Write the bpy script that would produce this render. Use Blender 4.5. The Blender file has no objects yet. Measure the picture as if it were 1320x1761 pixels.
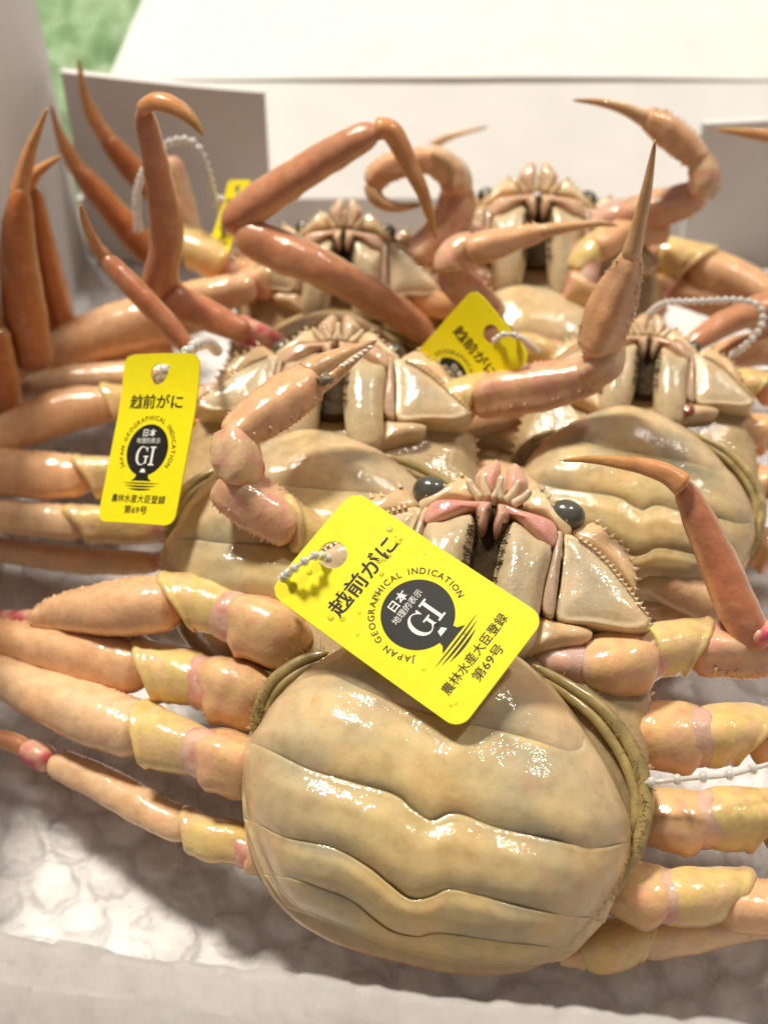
import bpy, bmesh, math, random
import numpy as np
from mathutils import Matrix, Vector, noise as mnoise

random.seed(7)
rng = np.random.default_rng(7)
scene = bpy.context.scene
COL = scene.collection
MM = 0.001

# ---------------------------------------------------------------- camera (lengths in millimetres, scene in metres)
F = 2200.0                      # focal length in photo pixels (photo 1320 x 1761)
PITCH = math.radians(47)
CAMH = 250.0
FOCUS = 243.0
APERTURE = 3.7                  # aperture diameter, mm
fw = np.array([0, math.cos(PITCH), -math.sin(PITCH)])
up = np.array([0, math.sin(PITCH), math.cos(PITCH)])
rt = np.array([1.0, 0, 0])
CAM = np.array([0, 0, CAMH])

cam = bpy.data.cameras.new('camera')
camo = bpy.data.objects.new('camera', cam)
COL.objects.link(camo)
camo.location = CAM * MM
camo.rotation_euler = (math.pi / 2 - PITCH, 0, 0)
cam.sensor_fit = 'VERTICAL'
cam.sensor_height = 36.0
cam.lens = F / 1761 * 36.0
cam.clip_start = 0.005
cam.clip_end = 20
cam.dof.use_dof = True
cam.dof.focus_distance = FOCUS * MM
cam.dof.aperture_fstop = cam.lens / APERTURE
cam.dof.aperture_blades = 0
scene.camera = camo

# ---------------------------------------------------------------- room light and ceiling lamps
world = bpy.data.worlds.new('World')
scene.world = world
world.use_nodes = True
bg = world.node_tree.nodes['Background']
bg.inputs[0].default_value = (1.0, 0.87, 0.78, 1)
bg.inputs[1].default_value = 0.20


def lamp(name, direction, dist, size, power, color):
    d = Vector(direction).normalized()
    l = bpy.data.lights.new(name, 'AREA')
    l.shape = 'DISK'
    l.size = size
    l.energy = power
    l.color = color
    o = bpy.data.objects.new(name, l)
    COL.objects.link(o)
    o.location = Vector((0, 0.2, 0.04)) + d * dist
    o.rotation_euler = d.to_track_quat('Z', 'Y').to_euler()
    return o


lamp('ceiling_lamp', (-0.30, 0.42, 0.86), 1.6, 0.26, 34, (1.0, 0.93, 0.80))
lamp('ceiling_lamp', (0.42, 0.30, 0.85), 1.9, 0.18, 11, (1.0, 0.94, 0.85))

scene.view_settings.view_transform = 'Standard'
scene.view_settings.look = 'None'
scene.view_settings.exposure = 0.0
scene.view_settings.gamma = 1.0
scene.cycles.max_bounces = 8
scene.cycles.transparent_max_bounces = 12
scene.cycles.use_denoising = True
scene.cycles.caustics_reflective = False
scene.cycles.caustics_refractive = False
scene.cycles.sample_clamp_indirect = 4


# ---------------------------------------------------------------- pixels to places
def ray(x, y):
    return fw + rt * (x - 660) / F - up * (y - 880.5) / F


def at(x, y, k):
    """photo pixel -> point; k is the height above the floor, or (over 150) the distance into the box"""
    d = ray(x, y)
    t = (k / d[1]) if k > 150 else (k - CAMH) / d[2]
    return CAM + d * t


def depth(p):
    return (np.asarray(p) - CAM) @ fw


class Frame:
    """a crab lying on its back: u to its side, v towards its mouth, n out of its belly"""
    def __init__(s, o, rz, tilt, roll=0.0, scale=1.0):
        s.o = np.array(o, float)
        s.k = scale
        m = Matrix.Rotation(math.radians(rz), 3, 'Z') @ Matrix.Rotation(math.radians(tilt), 3, 'X') @ Matrix.Rotation(math.radians(roll), 3, 'Y')
        s.R = np.array(m)

    def loc(s, x, y, n):
        d = ray(x, y)
        N = s.R[:, 2]
        t = ((s.o + N * n - CAM) @ N) / (d @ N)
        return s.R.T @ (CAM + d * t - s.o)

    def world(s, q):
        return (np.asarray(q, float) * s.k) @ s.R.T + s.o

    def local(s, w):
        return ((np.asarray(w, float) - s.o) @ s.R) / s.k

    def matrix(s):
        m = Matrix(s.R.tolist()).to_4x4() @ Matrix.Scale(s.k, 4)
        m.translation = Vector(s.o * MM)
        return m


# ---------------------------------------------------------------- materials
def nt(name):
    m = bpy.data.materials.new(name)
    m.use_nodes = True
    t = m.node_tree
    return m, t, t.nodes, t.links, t.nodes['Principled BSDF']


def add(t, kind, **kw):
    n = t.nodes.new(kind)
    for k, v in kw.items():
        if k.startswith('i_'):
            key = k[2:]
            key = int(key) if key.isdigit() else key.replace('_', ' ')
            n.inputs[key].default_value = v
        else:
            setattr(n, k, v)
    return n


def mix_rgb(t, fac, a, b, mode='MIX'):
    n = t.nodes.new('ShaderNodeMix')
    n.data_type = 'RGBA'
    n.blend_type = mode
    for sock, v in ((n.inputs[0], fac), (n.inputs[6], a), (n.inputs[7], b)):
        if hasattr(v, 'is_linked') or hasattr(v, 'links'):
            t.links.new(v, sock)
        else:
            sock.default_value = v
    return n.outputs[2]


def ramp(t, fac, stops):
    n = t.nodes.new('ShaderNodeValToRGB')
    e = n.color_ramp.elements
    while len(e) < len(stops):
        e.new(0.5)
    for el, (p, c) in zip(e, stops):
        el.position = p
        el.color = c if len(c) == 4 else (*c, 1)
    t.links.new(fac, n.inputs[0])
    return n.outputs[0]


def coords(t):
    """object coordinates in millimetres, shifted for each object so that copies differ"""
    tc = t.nodes.new('ShaderNodeTexCoord')
    oi = t.nodes.new('ShaderNodeObjectInfo')
    sc = add(t, 'ShaderNodeVectorMath', operation='SCALE', i_Scale=1000.0)
    t.links.new(tc.outputs['Object'], sc.inputs[0])
    mul = add(t, 'ShaderNodeMath', operation='MULTIPLY', i_1=190.0)
    t.links.new(oi.outputs['Random'], mul.inputs[0])
    a = add(t, 'ShaderNodeVectorMath', operation='ADD')
    t.links.new(sc.outputs[0], a.inputs[0])
    t.links.new(mul.outputs[0], a.inputs[1])
    return a.outputs[0]


def noise_tex(t, co, scale, detail=3, rough=0.55):
    n = add(t, 'ShaderNodeTexNoise', i_Scale=scale, i_Detail=detail, i_Roughness=rough)
    t.links.new(co, n.inputs['Vector'])
    return n.outputs['Fac']


def shell_material(name, sss=0.22, rough=0.42, coat=0.9, grain=1.0, mottle=1.0):
    m, t, N, L, b = nt(name)
    co = coords(t)
    at_ = add(t, 'ShaderNodeAttribute', attribute_name='Col')
    big = noise_tex(t, co, 0.085, 3)
    mid = noise_tex(t, co, 0.33, 4, 0.6)
    fine = noise_tex(t, co, 1.9, 3, 0.6)
    tint = ramp(t, big, [(0.30, (0.84, 0.84, 0.86)), (0.5, (1, 1, 1)), (0.70, (1.10, 0.96, 0.84))])
    c = mix_rgb(t, 0.75 * mottle, at_.outputs['Color'], tint, 'MULTIPLY')
    tint2 = ramp(t, mid, [(0.32, (0.80, 0.74, 0.66)), (0.52, (1, 1, 1)), (0.72, (1.12, 1.12, 1.06))])
    c = mix_rgb(t, 0.6 * mottle, c, tint2, 'MULTIPLY')
    # small brown flecks
    fl = noise_tex(t, co, 0.9, 2, 0.5)
    flm = ramp(t, fl, [(0.74, (0, 0, 0)), (0.78, (1, 1, 1))])
    fac = add(t, 'ShaderNodeMath', operation='MULTIPLY', i_1=0.45)
    L.new(flm, fac.inputs[0])
    c = mix_rgb(t, fac.outputs[0], c, (0.33, 0.16, 0.06, 1))
    st = noise_tex(t, co, 0.15, 5, 0.65)
    stm = ramp(t, st, [(0.56, (0, 0, 0)), (0.66, (1, 1, 1))])
    fac2 = add(t, 'ShaderNodeMath', operation='MULTIPLY', i_1=0.30)
    L.new(stm, fac2.inputs[0])
    c = mix_rgb(t, fac2.outputs[0], c, (0.66, 0.36, 0.22, 1))
    po = add(t, 'ShaderNodeTexVoronoi', i_Scale=0.75)
    L.new(co, po.inputs['Vector'])
    pom = ramp(t, po.outputs['Distance'], [(0.06, (1, 1, 1)), (0.11, (0, 0, 0))])
    fac3 = add(t, 'ShaderNodeMath', operation='MULTIPLY', i_1=0.40)
    L.new(pom, fac3.inputs[0])
    c = mix_rgb(t, fac3.outputs[0], c, (0.34, 0.22, 0.11, 1))
    L.new(c, b.inputs['Base Color'])
    b.inputs['Subsurface Weight'].default_value = sss
    b.inputs['Subsurface Radius'].default_value = (1.0, 0.45, 0.2)
    b.inputs['Subsurface Scale'].default_value = 0.0022
    rr = add(t, 'ShaderNodeMapRange', i_1=0.3, i_2=0.7, i_3=rough - 0.10, i_4=rough + 0.18)
    L.new(mid, rr.inputs[0])
    L.new(rr.outputs[0], b.inputs['Roughness'])
    b.inputs['Specular IOR Level'].default_value = 0.22
    b.inputs['Coat Weight'].default_value = coat
    b.inputs['Coat Roughness'].default_value = 0.06
    b.inputs['Coat IOR'].default_value = 1.55
    bp = add(t, 'ShaderNodeBump', i_Strength=0.16 * grain, i_Distance=0.0008)
    L.new(mid, bp.inputs['Height'])
    vor = add(t, 'ShaderNodeTexVoronoi', i_Scale=1.1)
    L.new(co, vor.inputs['Vector'])
    bp2 = add(t, 'ShaderNodeBump', i_Strength=0.10 * grain, i_Distance=0.0005, invert=True)
    L.new(vor.outputs['Distance'], bp2.inputs['Height'])
    L.new(bp.outputs[0], bp2.inputs['Normal'])
    L.new(bp2.outputs[0], b.inputs['Normal'])
    wet = noise_tex(t, co, 0.8, 2, 0.5)
    bp3 = add(t, 'ShaderNodeBump', i_Strength=0.26, i_Distance=0.0007)
    L.new(wet, bp3.inputs['Height'])
    bp4 = add(t, 'ShaderNodeBump', i_Strength=0.10, i_Distance=0.0003)
    L.new(fine, bp4.inputs['Height'])
    L.new(bp3.outputs[0], bp4.inputs['Normal'])
    L.new(bp4.outputs[0], b.inputs['Coat Normal'])
    return m


def plain(name, color, rough=0.4, spec=0.5, noise=0.0, scale=0.5, bump=0.0, coat=0.0, **kw):
    m, t, N, L, b = nt(name)
    co = coords(t)
    f = noise_tex(t, co, scale, 4)
    lo = tuple(c * (1 - noise) for c in color[:3])
    hi = tuple(min(1, c * (1 + noise)) for c in color[:3])
    c = ramp(t, f, [(0.3, lo), (0.7, hi)])
    L.new(c, b.inputs['Base Color'])
    b.inputs['Roughness'].default_value = rough
    b.inputs['Specular IOR Level'].default_value = spec
    b.inputs['Coat Weight'].default_value = coat
    if bump:
        bp = add(t, 'ShaderNodeBump', i_Strength=bump, i_Distance=0.0006)
        L.new(f, bp.inputs['Height'])
        L.new(bp.outputs[0], b.inputs['Normal'])
    for k, v in kw.items():
        b.inputs[k.replace('_', ' ')].default_value = v
    return m


M_SHELL = shell_material('crab_shell')
M_BELLY = shell_material('crab_belly', sss=0.25, rough=0.45, coat=0.8, grain=0.5, mottle=1.0)
M_EYE = plain('crab_eye', (0.085, 0.085, 0.070), rough=0.24, noise=0.35, scale=0.25, coat=0.5)
M_HAIR = plain('brown_hair', (0.045, 0.027, 0.010), rough=0.7, spec=0.15, noise=0.3)
M_FRINGE = plain('olive_fringe', (0.34, 0.25, 0.095), rough=0.35, noise=0.4, scale=0.22, bump=0.15, coat=0.5)
M_TAG = plain('yellow_plastic', (0.93, 0.80, 0.004), rough=0.34, noise=0.03, scale=0.30, bump=0.10, coat=0.35)
M_INK = plain('black_ink', (0.013, 0.012, 0.010), rough=0.35, noise=0.3, scale=1.0)
M_WHITE_INK = plain('white_ink', (0.85, 0.85, 0.80), rough=0.4, noise=0.05)
M_NYLON = plain('clear_nylon', (0.92, 0.90, 0.86), rough=0.12, noise=0.03, Transmission_Weight=0.45, IOR=1.4)
M_CARD = plain('white_card', (0.66, 0.645, 0.63), rough=0.62, noise=0.04, scale=0.05, bump=0.08)
M_LINER = plain('white_liner', (0.86, 0.85, 0.845), rough=0.5, noise=0.03, scale=0.05)
M_TOOTH = plain('white_teeth', (0.8, 0.76, 0.68), rough=0.3, noise=0.06)
M_TABLE = plain('table_top', (0.55, 0.54, 0.50), rough=0.4, noise=0.06, scale=0.02)


def film_material(name, tint, body, rough, through=0.5, glint=0.75, gloss=0.6):
    """thin clear plastic: mostly see-through, faintly milky, with a hard wet-looking gloss"""
    m, t, N, L, b = nt(name)
    N.remove(b)
    co = coords(t)
    f = noise_tex(t, co, 0.42, 4, 0.6)
    f2 = noise_tex(t, co, 0.10, 3)
    bp = add(t, 'ShaderNodeBump', i_Strength=0.40, i_Distance=0.0012)
    L.new(f, bp.inputs['Height'])
    tr = add(t, 'ShaderNodeBsdfTransparent')
    tr.inputs[0].default_value = (*[min(1, 0.35 + 0.65 * x / max(tint)) for x in tint], 1)
    df = add(t, 'ShaderNodeBsdfPrincipled', i_Roughness=0.5)
    df.inputs['Base Color'].default_value = (*tint, 1)
    L.new(bp.outputs[0], df.inputs['Normal'])
    tl = add(t, 'ShaderNodeBsdfTranslucent')
    tl.inputs[0].default_value = (*tint, 1)
    mt = add(t, 'ShaderNodeMixShader', i_0=through)
    L.new(df.outputs[0], mt.inputs[1])
    L.new(tl.outputs[0], mt.inputs[2])
    mr = add(t, 'ShaderNodeMapRange', i_1=0.3, i_2=0.7, i_3=body * 0.7, i_4=min(1, body * 1.3))
    L.new(f2, mr.inputs[0])
    mx = add(t, 'ShaderNodeMixShader')
    L.new(mr.outputs[0], mx.inputs[0])
    L.new(tr.outputs[0], mx.inputs[1])
    L.new(mt.outputs[0], mx.inputs[2])
    gl = add(t, 'ShaderNodeBsdfGlossy', i_Roughness=rough)
    gl.inputs[0].default_value = (1, 1, 1, 1)
    f3 = noise_tex(t, co, 0.55, 3, 0.6)
    bp2 = add(t, 'ShaderNodeBump', i_Strength=glint, i_Distance=0.0018)
    L.new(f3, bp2.inputs['Height'])
    L.new(bp2.outputs[0], gl.inputs['Normal'])
    fr = add(t, 'ShaderNodeFresnel', i_IOR=1.5)
    L.new(bp.outputs[0], fr.inputs['Normal'])
    mx2 = add(t, 'ShaderNodeMixShader')
    fm = add(t, 'ShaderNodeMath', operation='MULTIPLY', i_1=gloss)
    L.new(fr.outputs[0], fm.inputs[0])
    L.new(fm.outputs[0], mx2.inputs[0])
    L.new(mx.outputs[0], mx2.inputs[1])
    L.new(gl.outputs[0], mx2.inputs[2])
    L.new(mx2.outputs[0], N['Material Output'].inputs[0])
    return m


M_FILM = film_material('bubble_film', (0.97, 0.955, 0.955), 0.30, 0.13, 0.3, glint=1.0, gloss=0.5)
M_FOLD = film_material('bubble_film_layers', (0.98, 0.96, 0.955), 0.92, 0.14, 0.82, gloss=0.25)
M_GREEN = film_material('green_film', (0.45, 0.66, 0.38), 0.8, 0.2)


# ---------------------------------------------------------------- mesh helpers
def make(name, V, Fc, mat, parent=None, C=None, smooth=True, fix=False):
    """V in millimetres in the parent's space"""
    me = bpy.data.meshes.new(name)
    me.from_pydata((np.asarray(V, float) * MM).tolist(), [], Fc)
    if C is not None:
        a = me.color_attributes.new('Col', 'FLOAT_COLOR', 'POINT')
        C = np.asarray(C, float)
        c4 = np.ones((len(C), 4))
        c4[:, :3] = C
        a.data.foreach_set('color', c4.ravel())
    me.materials.append(mat)
    if smooth:
        me.polygons.foreach_set('use_smooth', [True] * len(me.polygons))
    me.validate()
    if fix:
        bm = bmesh.new()
        bm.from_mesh(me)
        bmesh.ops.recalc_face_normals(bm, faces=bm.faces)
        bm.to_mesh(me)
        bm.free()
    o = bpy.data.objects.new(name, me)
    COL.objects.link(o)
    if parent is not None:
        o.parent = parent
    return o


def tag(o, label, cat, group=None, kind=None):
    o['label'] = label
    o['category'] = cat
    if group:
        o['group'] = group
    if kind:
        o['kind'] = kind
    return o


def catmull(P, n, closed=False):
    P = np.asarray(P, float)
    k = len(P)
    if closed:
        Q = np.vstack([P[-1], P, P[0], P[1]])
        segs = k
    else:
        Q = np.vstack([2 * P[0] - P[1], P, 2 * P[-1] - P[-2]])
        segs = k - 1
    fine = []
    for i in range(segs):
        p0, p1, p2, p3 = Q[i:i + 4]
        for t in np.linspace(0, 1, 16, endpoint=False):
            fine.append(0.5 * ((2 * p1) + (p2 - p0) * t + (2 * p0 - 5 * p1 + 4 * p2 - p3) * t * t + (3 * p1 - p0 - 3 * p2 + p3) * t ** 3))
    fine.append(P[0] if closed else P[-1])
    fine = np.array(fine)
    d = np.r_[0, np.cumsum(np.linalg.norm(np.diff(fine[:, :3], axis=0), axis=1))]
    u = np.linspace(0, d[-1], n + 1)[:-1] if closed else np.linspace(0, d[-1], n)
    return np.stack([np.interp(u, d, fine[:, j]) for j in range(fine.shape[1])], 1)


def grid_faces(a, b, wrap=False):
    Fc = []
    for i in range(a - 1):
        for j in range(b if wrap else b - 1):
            j2 = (j + 1) % b
            Fc.append((i * b + j, (i + 1) * b + j, (i + 1) * b + j2, i * b + j2))
    return Fc


def sm(x, a, b):
    t = np.clip((np.asarray(x, float) - a) / (b - a), 0, 1)
    return t * t * (3 - 2 * t)


def vnoise(V, s, seed=0.0):
    return np.array([mnoise.noise(Vector((v[0] * s + seed, v[1] * s - seed, v[2] * s + 2 * seed))) for v in V])


def sweep(path, rad, ref, nr=26, ns=18, flat=0.85, cap=0.10, shear=0.0, spur=0.0, spur_dir=-1.0, saw=0.0, saw_side=1.0,
          saw2=0.0, vent=(1, 1, 1), dors=(1, 1, 1), ends=None, bump=0.25, seed=0.0, lip=0.0, keel=0.0, hem=0.35, capmin=0.10, edge=None, ridge=0.05, blotch=None):
    """tapered limb piece along a curve; returns vertices, faces, colours"""
    K = catmull(np.c_[np.asarray(path, float), np.asarray(rad, float)], nr)
    pts, R = K[:, :3], K[:, 3]
    T = np.gradient(pts, axis=0)
    T /= np.linalg.norm(T, axis=1)[:, None]
    ref = np.asarray(ref, float)
    tt = np.linspace(0, 1, nr)
    L = np.linalg.norm(np.diff(pts, axis=0), axis=1).sum()
    prof = np.ones(nr)
    cl = max(cap * L, (0.6 if capmin < 0.3 else 0.30) * R.mean()) / L
    cl = min(cl, 0.45)
    for i, t in enumerate(tt):
        d = min(t, 1 - t) / cl
        if d < 1:
            prof[i] = capmin + (1 - capmin) * math.sqrt(max(0.0, 1 - (1 - d) ** 2))
    if lip:
        prof *= 1 + lip * np.exp(-((tt - 0.90) / 0.05) ** 2)
    wob = np.array([0.03 * mnoise.noise(Vector((t * L * 0.16, seed, 0.3))) + 0.02 * mnoise.noise(Vector((t * L * 0.5, seed, 7.3))) for t in tt])
    phi = np.linspace(0, 2 * math.pi, ns, endpoint=False)
    V = np.zeros((nr, ns, 3))
    C = np.zeros((nr, ns, 3))
    vent = np.asarray(vent, float)
    dors = np.asarray(dors, float)
    for i in range(nr):
        n = ref - T[i] * (ref @ T[i])
        n /= np.linalg.norm(n)
        s = np.cross(T[i], n)
        r = R[i] * prof[i] * np.ones(ns)
        c, sn = np.cos(phi), np.sin(phi)
        far = s[1] if abs(s[1]) > 0.15 else 1.0
        side = c * (1 if far > 0 else -1)             # +1 on the edge that points to the back of the box
        if saw and 0.04 < tt[i] < 0.97:
            r = r * (1 + saw * (0.3 + 0.7 * (i % 2)) * np.exp(-((side * saw_side - 1) / 0.06) ** 2) * random.uniform(0.5, 1.2))
        if saw2 and 0.04 < tt[i] < 0.97:
            r = r * (1 + saw2 * (0.3 + 0.7 * (i % 2)) * np.exp(-((side * saw_side + 1) / 0.06) ** 2) * random.uniform(0.5, 1.2))
        if ridge:
            r = r * (1 + ridge * np.cos(4 * phi + 0.5) + 0.5 * ridge * np.cos(3 * phi + 1.1 + seed) + wob[i])
        if spur:
            r = r * (1 + spur * np.exp(-((side - spur_dir) / 0.35) ** 2) * math.exp(-((tt[i] - 0.80) / 0.12) ** 2))
        if keel:
            r = r * (1 + keel * np.exp(-((sn - 1) / 0.12) ** 2))
        off = c[:, None] * s * r[:, None] + sn[:, None] * n * (r * flat)[:, None]
        V[i] = pts[i] + off + T[i] * (shear * side * R[i] * tt[i])[:, None]
        w = sm(sn, -hem - 0.35, hem)[:, None]
        C[i] = dors * (1 - w) + vent * w
        if edge is not None:
            we = sm(np.abs(c), 0.72, 0.98)[:, None]
            C[i] = C[i] * (1 - we) + np.asarray(edge) * we
        if ends is not None:
            e0, e1, wd = ends
            if e0 is not None:
                k = math.exp(-(tt[i] / wd) ** 2)
                C[i] = C[i] * (1 - k) + np.asarray(e0) * k
            if e1 is not None:
                k = math.exp(-((1 - tt[i]) / wd) ** 2)
                C[i] = C[i] * (1 - k) + np.asarray(e1) * k
    V = V.reshape(-1, 3)
    if blotch is not None:
        bn = sm(vnoise(V, 0.33, seed + 11), -0.05, 0.30)[:, None]
        C = C.reshape(-1, 3) * (1 - bn) + np.asarray(blotch) * bn
    if bump:
        nz = vnoise(V, 0.22, seed) * bump + vnoise(V, 0.7, seed + 3) * bump * 0.18
        ctr = np.repeat(pts, ns, axis=0)
        d = V - ctr
        ln = np.linalg.norm(d, axis=1)[:, None] + 1e-6
        V = V + d / ln * (nz * np.minimum(1, ln[:, 0] / 2.0))[:, None]
    Fc = grid_faces(nr, ns, True)
    Fc.append(tuple(range(ns - 1, -1, -1)))
    Fc.append(tuple((nr - 1) * ns + j for j in range(ns)))
    return V, Fc, C.reshape(-1, 3)


def pillow(outline, base, bulge, col, n=44, skirt=3.0, power=2.6, edge_col=None, mid_col=None, rim=0.0, bump=0.15, seed=0.0, hfun=None):
    """rounded plate with the given outline (u, v); base height may vary by hfun(u, v)"""
    O = catmull(outline, n, True)
    c = O.mean(0)
    rr = [1.02, 1.0, 0.965, 0.90, 0.80, 0.66, 0.48, 0.26, 0.0]
    V, Cc = [], []
    col = np.asarray(col, float)
    ec = col if edge_col is None else np.asarray(edge_col, float)
    mc = col if mid_col is None else np.asarray(mid_col, float)
    for k, r in enumerate(rr[:-1]):
        for p in O:
            q = c + (p - c) * r
            h = base + (hfun(q[0], q[1]) if hfun else 0)
            if k == 0:
                h -= skirt
            else:
                h += bulge * (1 - r ** power) + rim * math.exp(-((r - 0.955) / 0.035) ** 2)
            V.append((q[0], q[1], h))
            w = float(sm(r, 0.72, 1.0))
            w2 = 1 - float(sm(r, 0.0, 0.7))
            Cc.append((col * (1 - w2) + mc * w2) * (1 - w) + ec * w)
    V.append((c[0], c[1], base + bulge + (hfun(*c) if hfun else 0)))
    Cc.append(mc)
    V = np.array(V)
    V[n:, 2] += vnoise(V[n:], 0.35, seed) * bump
    Fc = grid_faces(len(rr) - 1, n, True)
    if np.sum(O[:, 0] * np.roll(O[:, 1], -1) - np.roll(O[:, 0], -1) * O[:, 1]) > 0:
        Fc = [f[::-1] for f in Fc]
    last = (len(rr) - 2) * n
    for j in range(n):
        Fc.append((last + (j + 1) % n, last + j, len(V) - 1))
    return V, Fc, np.array(Cc)


def spikes(pts, dirs, length, radius, col, tipcol=None):
    V, Fc, C = [], [], []
    for p, d in zip(pts, dirs):
        d = np.asarray(d, float)
        L = length * random.uniform(0.6, 1.25)
        d = d / (np.linalg.norm(d) + 1e-9)
        a = np.cross(d, (0.3, 0.2, 0.9))
        a /= np.linalg.norm(a)
        b = np.cross(d, a)
        k = len(V)
        for j in range(5):
            an = j * 2 * math.pi / 5
            V.append(np.asarray(p) + (a * math.cos(an) + b * math.sin(an)) * radius - d * L * 0.25)
            C.append(col)
        V.append(np.asarray(p) + d * L)
        C.append(tipcol or col)
        for j in range(5):
            Fc.append((k + j, k + (j + 1) % 5, k + 5))
    return V, Fc, C


def strand(path, r, sides=5, tip=0.25):
    path = np.asarray(path, float)
    n = len(path)
    T = np.gradient(path, axis=0)
    V = []
    for i in range(n):
        t = T[i] / np.linalg.norm(T[i])
        a = np.cross(t, (0.31, 0.17, 0.93))
        a /= np.linalg.norm(a)
        b = np.cross(t, a)
        rr = r * (1 - (1 - tip) * i / (n - 1))
        for j in range(sides):
            an = 2 * math.pi * j / sides
            V.append(path[i] + (a * math.cos(an) + b * math.sin(an)) * rr)
    Fc = grid_faces(n, sides, True)
    Fc.append(tuple(range(sides - 1, -1, -1)))
    Fc.append(tuple((n - 1) * sides + j for j in range(sides)))
    return V, Fc


def merge(parts):
    V, Fc, C = [], [], []
    for p in parts:
        k = len(V)
        V.extend(list(p[0]))
        Fc.extend([tuple(i + k for i in f) for f in p[1]])
        if len(p) > 2:
            C.extend(list(p[2]))
    return V, Fc, C


# pigment (base colours)
CREAM = (0.63, 0.49, 0.245)
PALE = (0.66, 0.55, 0.38)
GREYC = (0.50, 0.44, 0.29)
YEL = (0.71, 0.53, 0.21)
PEACH = (0.76, 0.45, 0.245)
SKIN = (0.72, 0.42, 0.24)
ORANGE = (0.62, 0.22, 0.06)
RED = (0.42, 0.11, 0.045)
BROWNO = (0.55, 0.24, 0.07)
PINK = (0.71, 0.33, 0.27)
ROSE = (0.70, 0.16, 0.16)
LILAC = (0.60, 0.44, 0.40)
TIP = (0.50, 0.28, 0.07)

# ---------------------------------------------------------------- the setting
def box(name, lo, hi, mat, parent=None, bev=0.0):
    x0, y0, z0 = lo
    x1, y1, z1 = hi
    V = [(x0, y0, z0), (x1, y0, z0), (x1, y1, z0), (x0, y1, z0), (x0, y0, z1), (x1, y0, z1), (x1, y1, z1), (x0, y1, z1)]
    Fc = [(3, 2, 1, 0), (4, 5, 6, 7), (0, 1, 5, 4), (1, 2, 6, 5), (2, 3, 7, 6), (3, 0, 4, 7)]
    return make(name, V, Fc, mat, parent, smooth=False)


def panel(name, q, thick, mat, parent, bow=0.0, n=14):
    """card panel through four corners (a b c d), gently bowed, with thickness"""
    a, b, c, d = [np.array(p, float) for p in q]
    N = np.cross(b - a, d - a)
    N /= np.linalg.norm(N)
    V = []
    for side in (0, 1):
        for i in range(n):
            for j in range(n):
                s, t = i / (n - 1), j / (n - 1)
                p = a * (1 - s) * (1 - t) + b * s * (1 - t) + c * s * t + d * (1 - s) * t
                w = bow * 4 * s * (1 - s) + 0.35 * mnoise.noise(Vector((p[0] * 0.03, p[1] * 0.03, p[2] * 0.03)))
                V.append(p + N * (w - side * thick))
    g = grid_faces(n, n)
    Fc = [f[::-1] for f in g] + [tuple(i + n * n for i in f) for f in g]
    rim = [i * n for i in range(n)] + [(n - 1) * n + j for j in range(1, n)] + [i * n + n - 1 for i in range(n - 2, -1, -1)] + [j for j in range(n - 2, 0, -1)]
    for k in range(len(rim)):
        i, j = rim[k], rim[(k + 1) % len(rim)]
        Fc.append((i, j, j + n * n, i + n * n))
    return make(name, V, Fc, mat, parent, smooth=False)


tb = box('table', (-900, -500, -40), (900, 1300, -4.2), M_TABLE)
tb['kind'] = 'structure'
tb['label'] = 'pale table top under the box'

bx = bpy.data.objects.new('cardboard_box', None)
COL.objects.link(bx)
tag(bx, 'opened white cardboard box holding the crabs, flaps folded up and back', 'box')
panel('bottom_panel', [(-99, 90, 0), (152, 52, 0), (152, 349, 0), (-99, 349, 0)], 3, M_LINER, bx)
panel('side_panel', [(-97, 40, -3), (-97, 348, -3), (-98, 352, 118), (-101, 40, 58)], 3, M_CARD, bx, bow=-0.5)
panel('side_panel', [(155, 352, -3), (155, 40, -3), (158, 40, 70), (158, 352, 70)], 3, M_CARD, bx)
panel('front_panel', [(155, 50, -3), (-99, 88, -3), (-99, 91, 26), (155, 53, 26)], 3, M_CARD, bx)
panel('back_panel', [(-97, 348, -3), (155, 348, -3), (155, 349, 21), (-97, 349, 21)], 3, M_CARD, bx)
panel('lid_flap', [(-96, 349, 21.3), (156, 349, 21.3), (156, 388, 41), (-90, 388, 41)], 2.6, M_CARD, bx, bow=0.0)
panel('lid_flap', [(-90, 387.4, 40.7), (156, 387.4, 40.7), (160, 560, 52), (-72, 560, 52)], 2.6, M_CARD, bx, bow=1.5)
panel('corner_tab', [(-94.5, 344, 2), (-35.5, 342, 2), (-34.8, 343, 61), (-93.5, 346, 66)], 2.4, M_CARD, bx, bow=0.8)
panel('corner_tab', [(93.5, 336, 2), (152, 341, 2), (152, 342, 56), (93, 337, 54.5)], 2.4, M_CARD, bx, bow=0.8)

# green plastic behind the box
def crumple(name, x0, x1, y0, y1, step, hfun, mat):
    xs = np.arange(x0, x1 + step, step)
    ys = np.arange(y0, y1 + step, step)
    V = [(x, y, hfun(x, y)) for y in ys for x in xs]
    Fc = [f[::-1] for f in grid_faces(len(ys), len(xs))]
    return make(name, V, Fc, mat)


def green_h(x, y):
    a = mnoise.noise(Vector((x * 0.03, y * 0.03, 3)))
    b = abs(mnoise.noise(Vector((x * 0.07, y * 0.05, 9))))
    c = abs(mnoise.noise(Vector((x * 0.16, y * 0.13, 19))))
    return 16 + 14 * a + 16 * b + 6 * c


gb = crumple('plastic_bag', -260, -62, 392, 640, 3.0, green_h, M_GREEN)
tag(gb, 'crumpled pale green plastic bag lying on the table behind the box', 'plastic bag')


# bubble wrap: one sheet with raised round bubbles, creased, running up the front panel
def wrap_base(x, y):
    return 0.8


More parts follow.
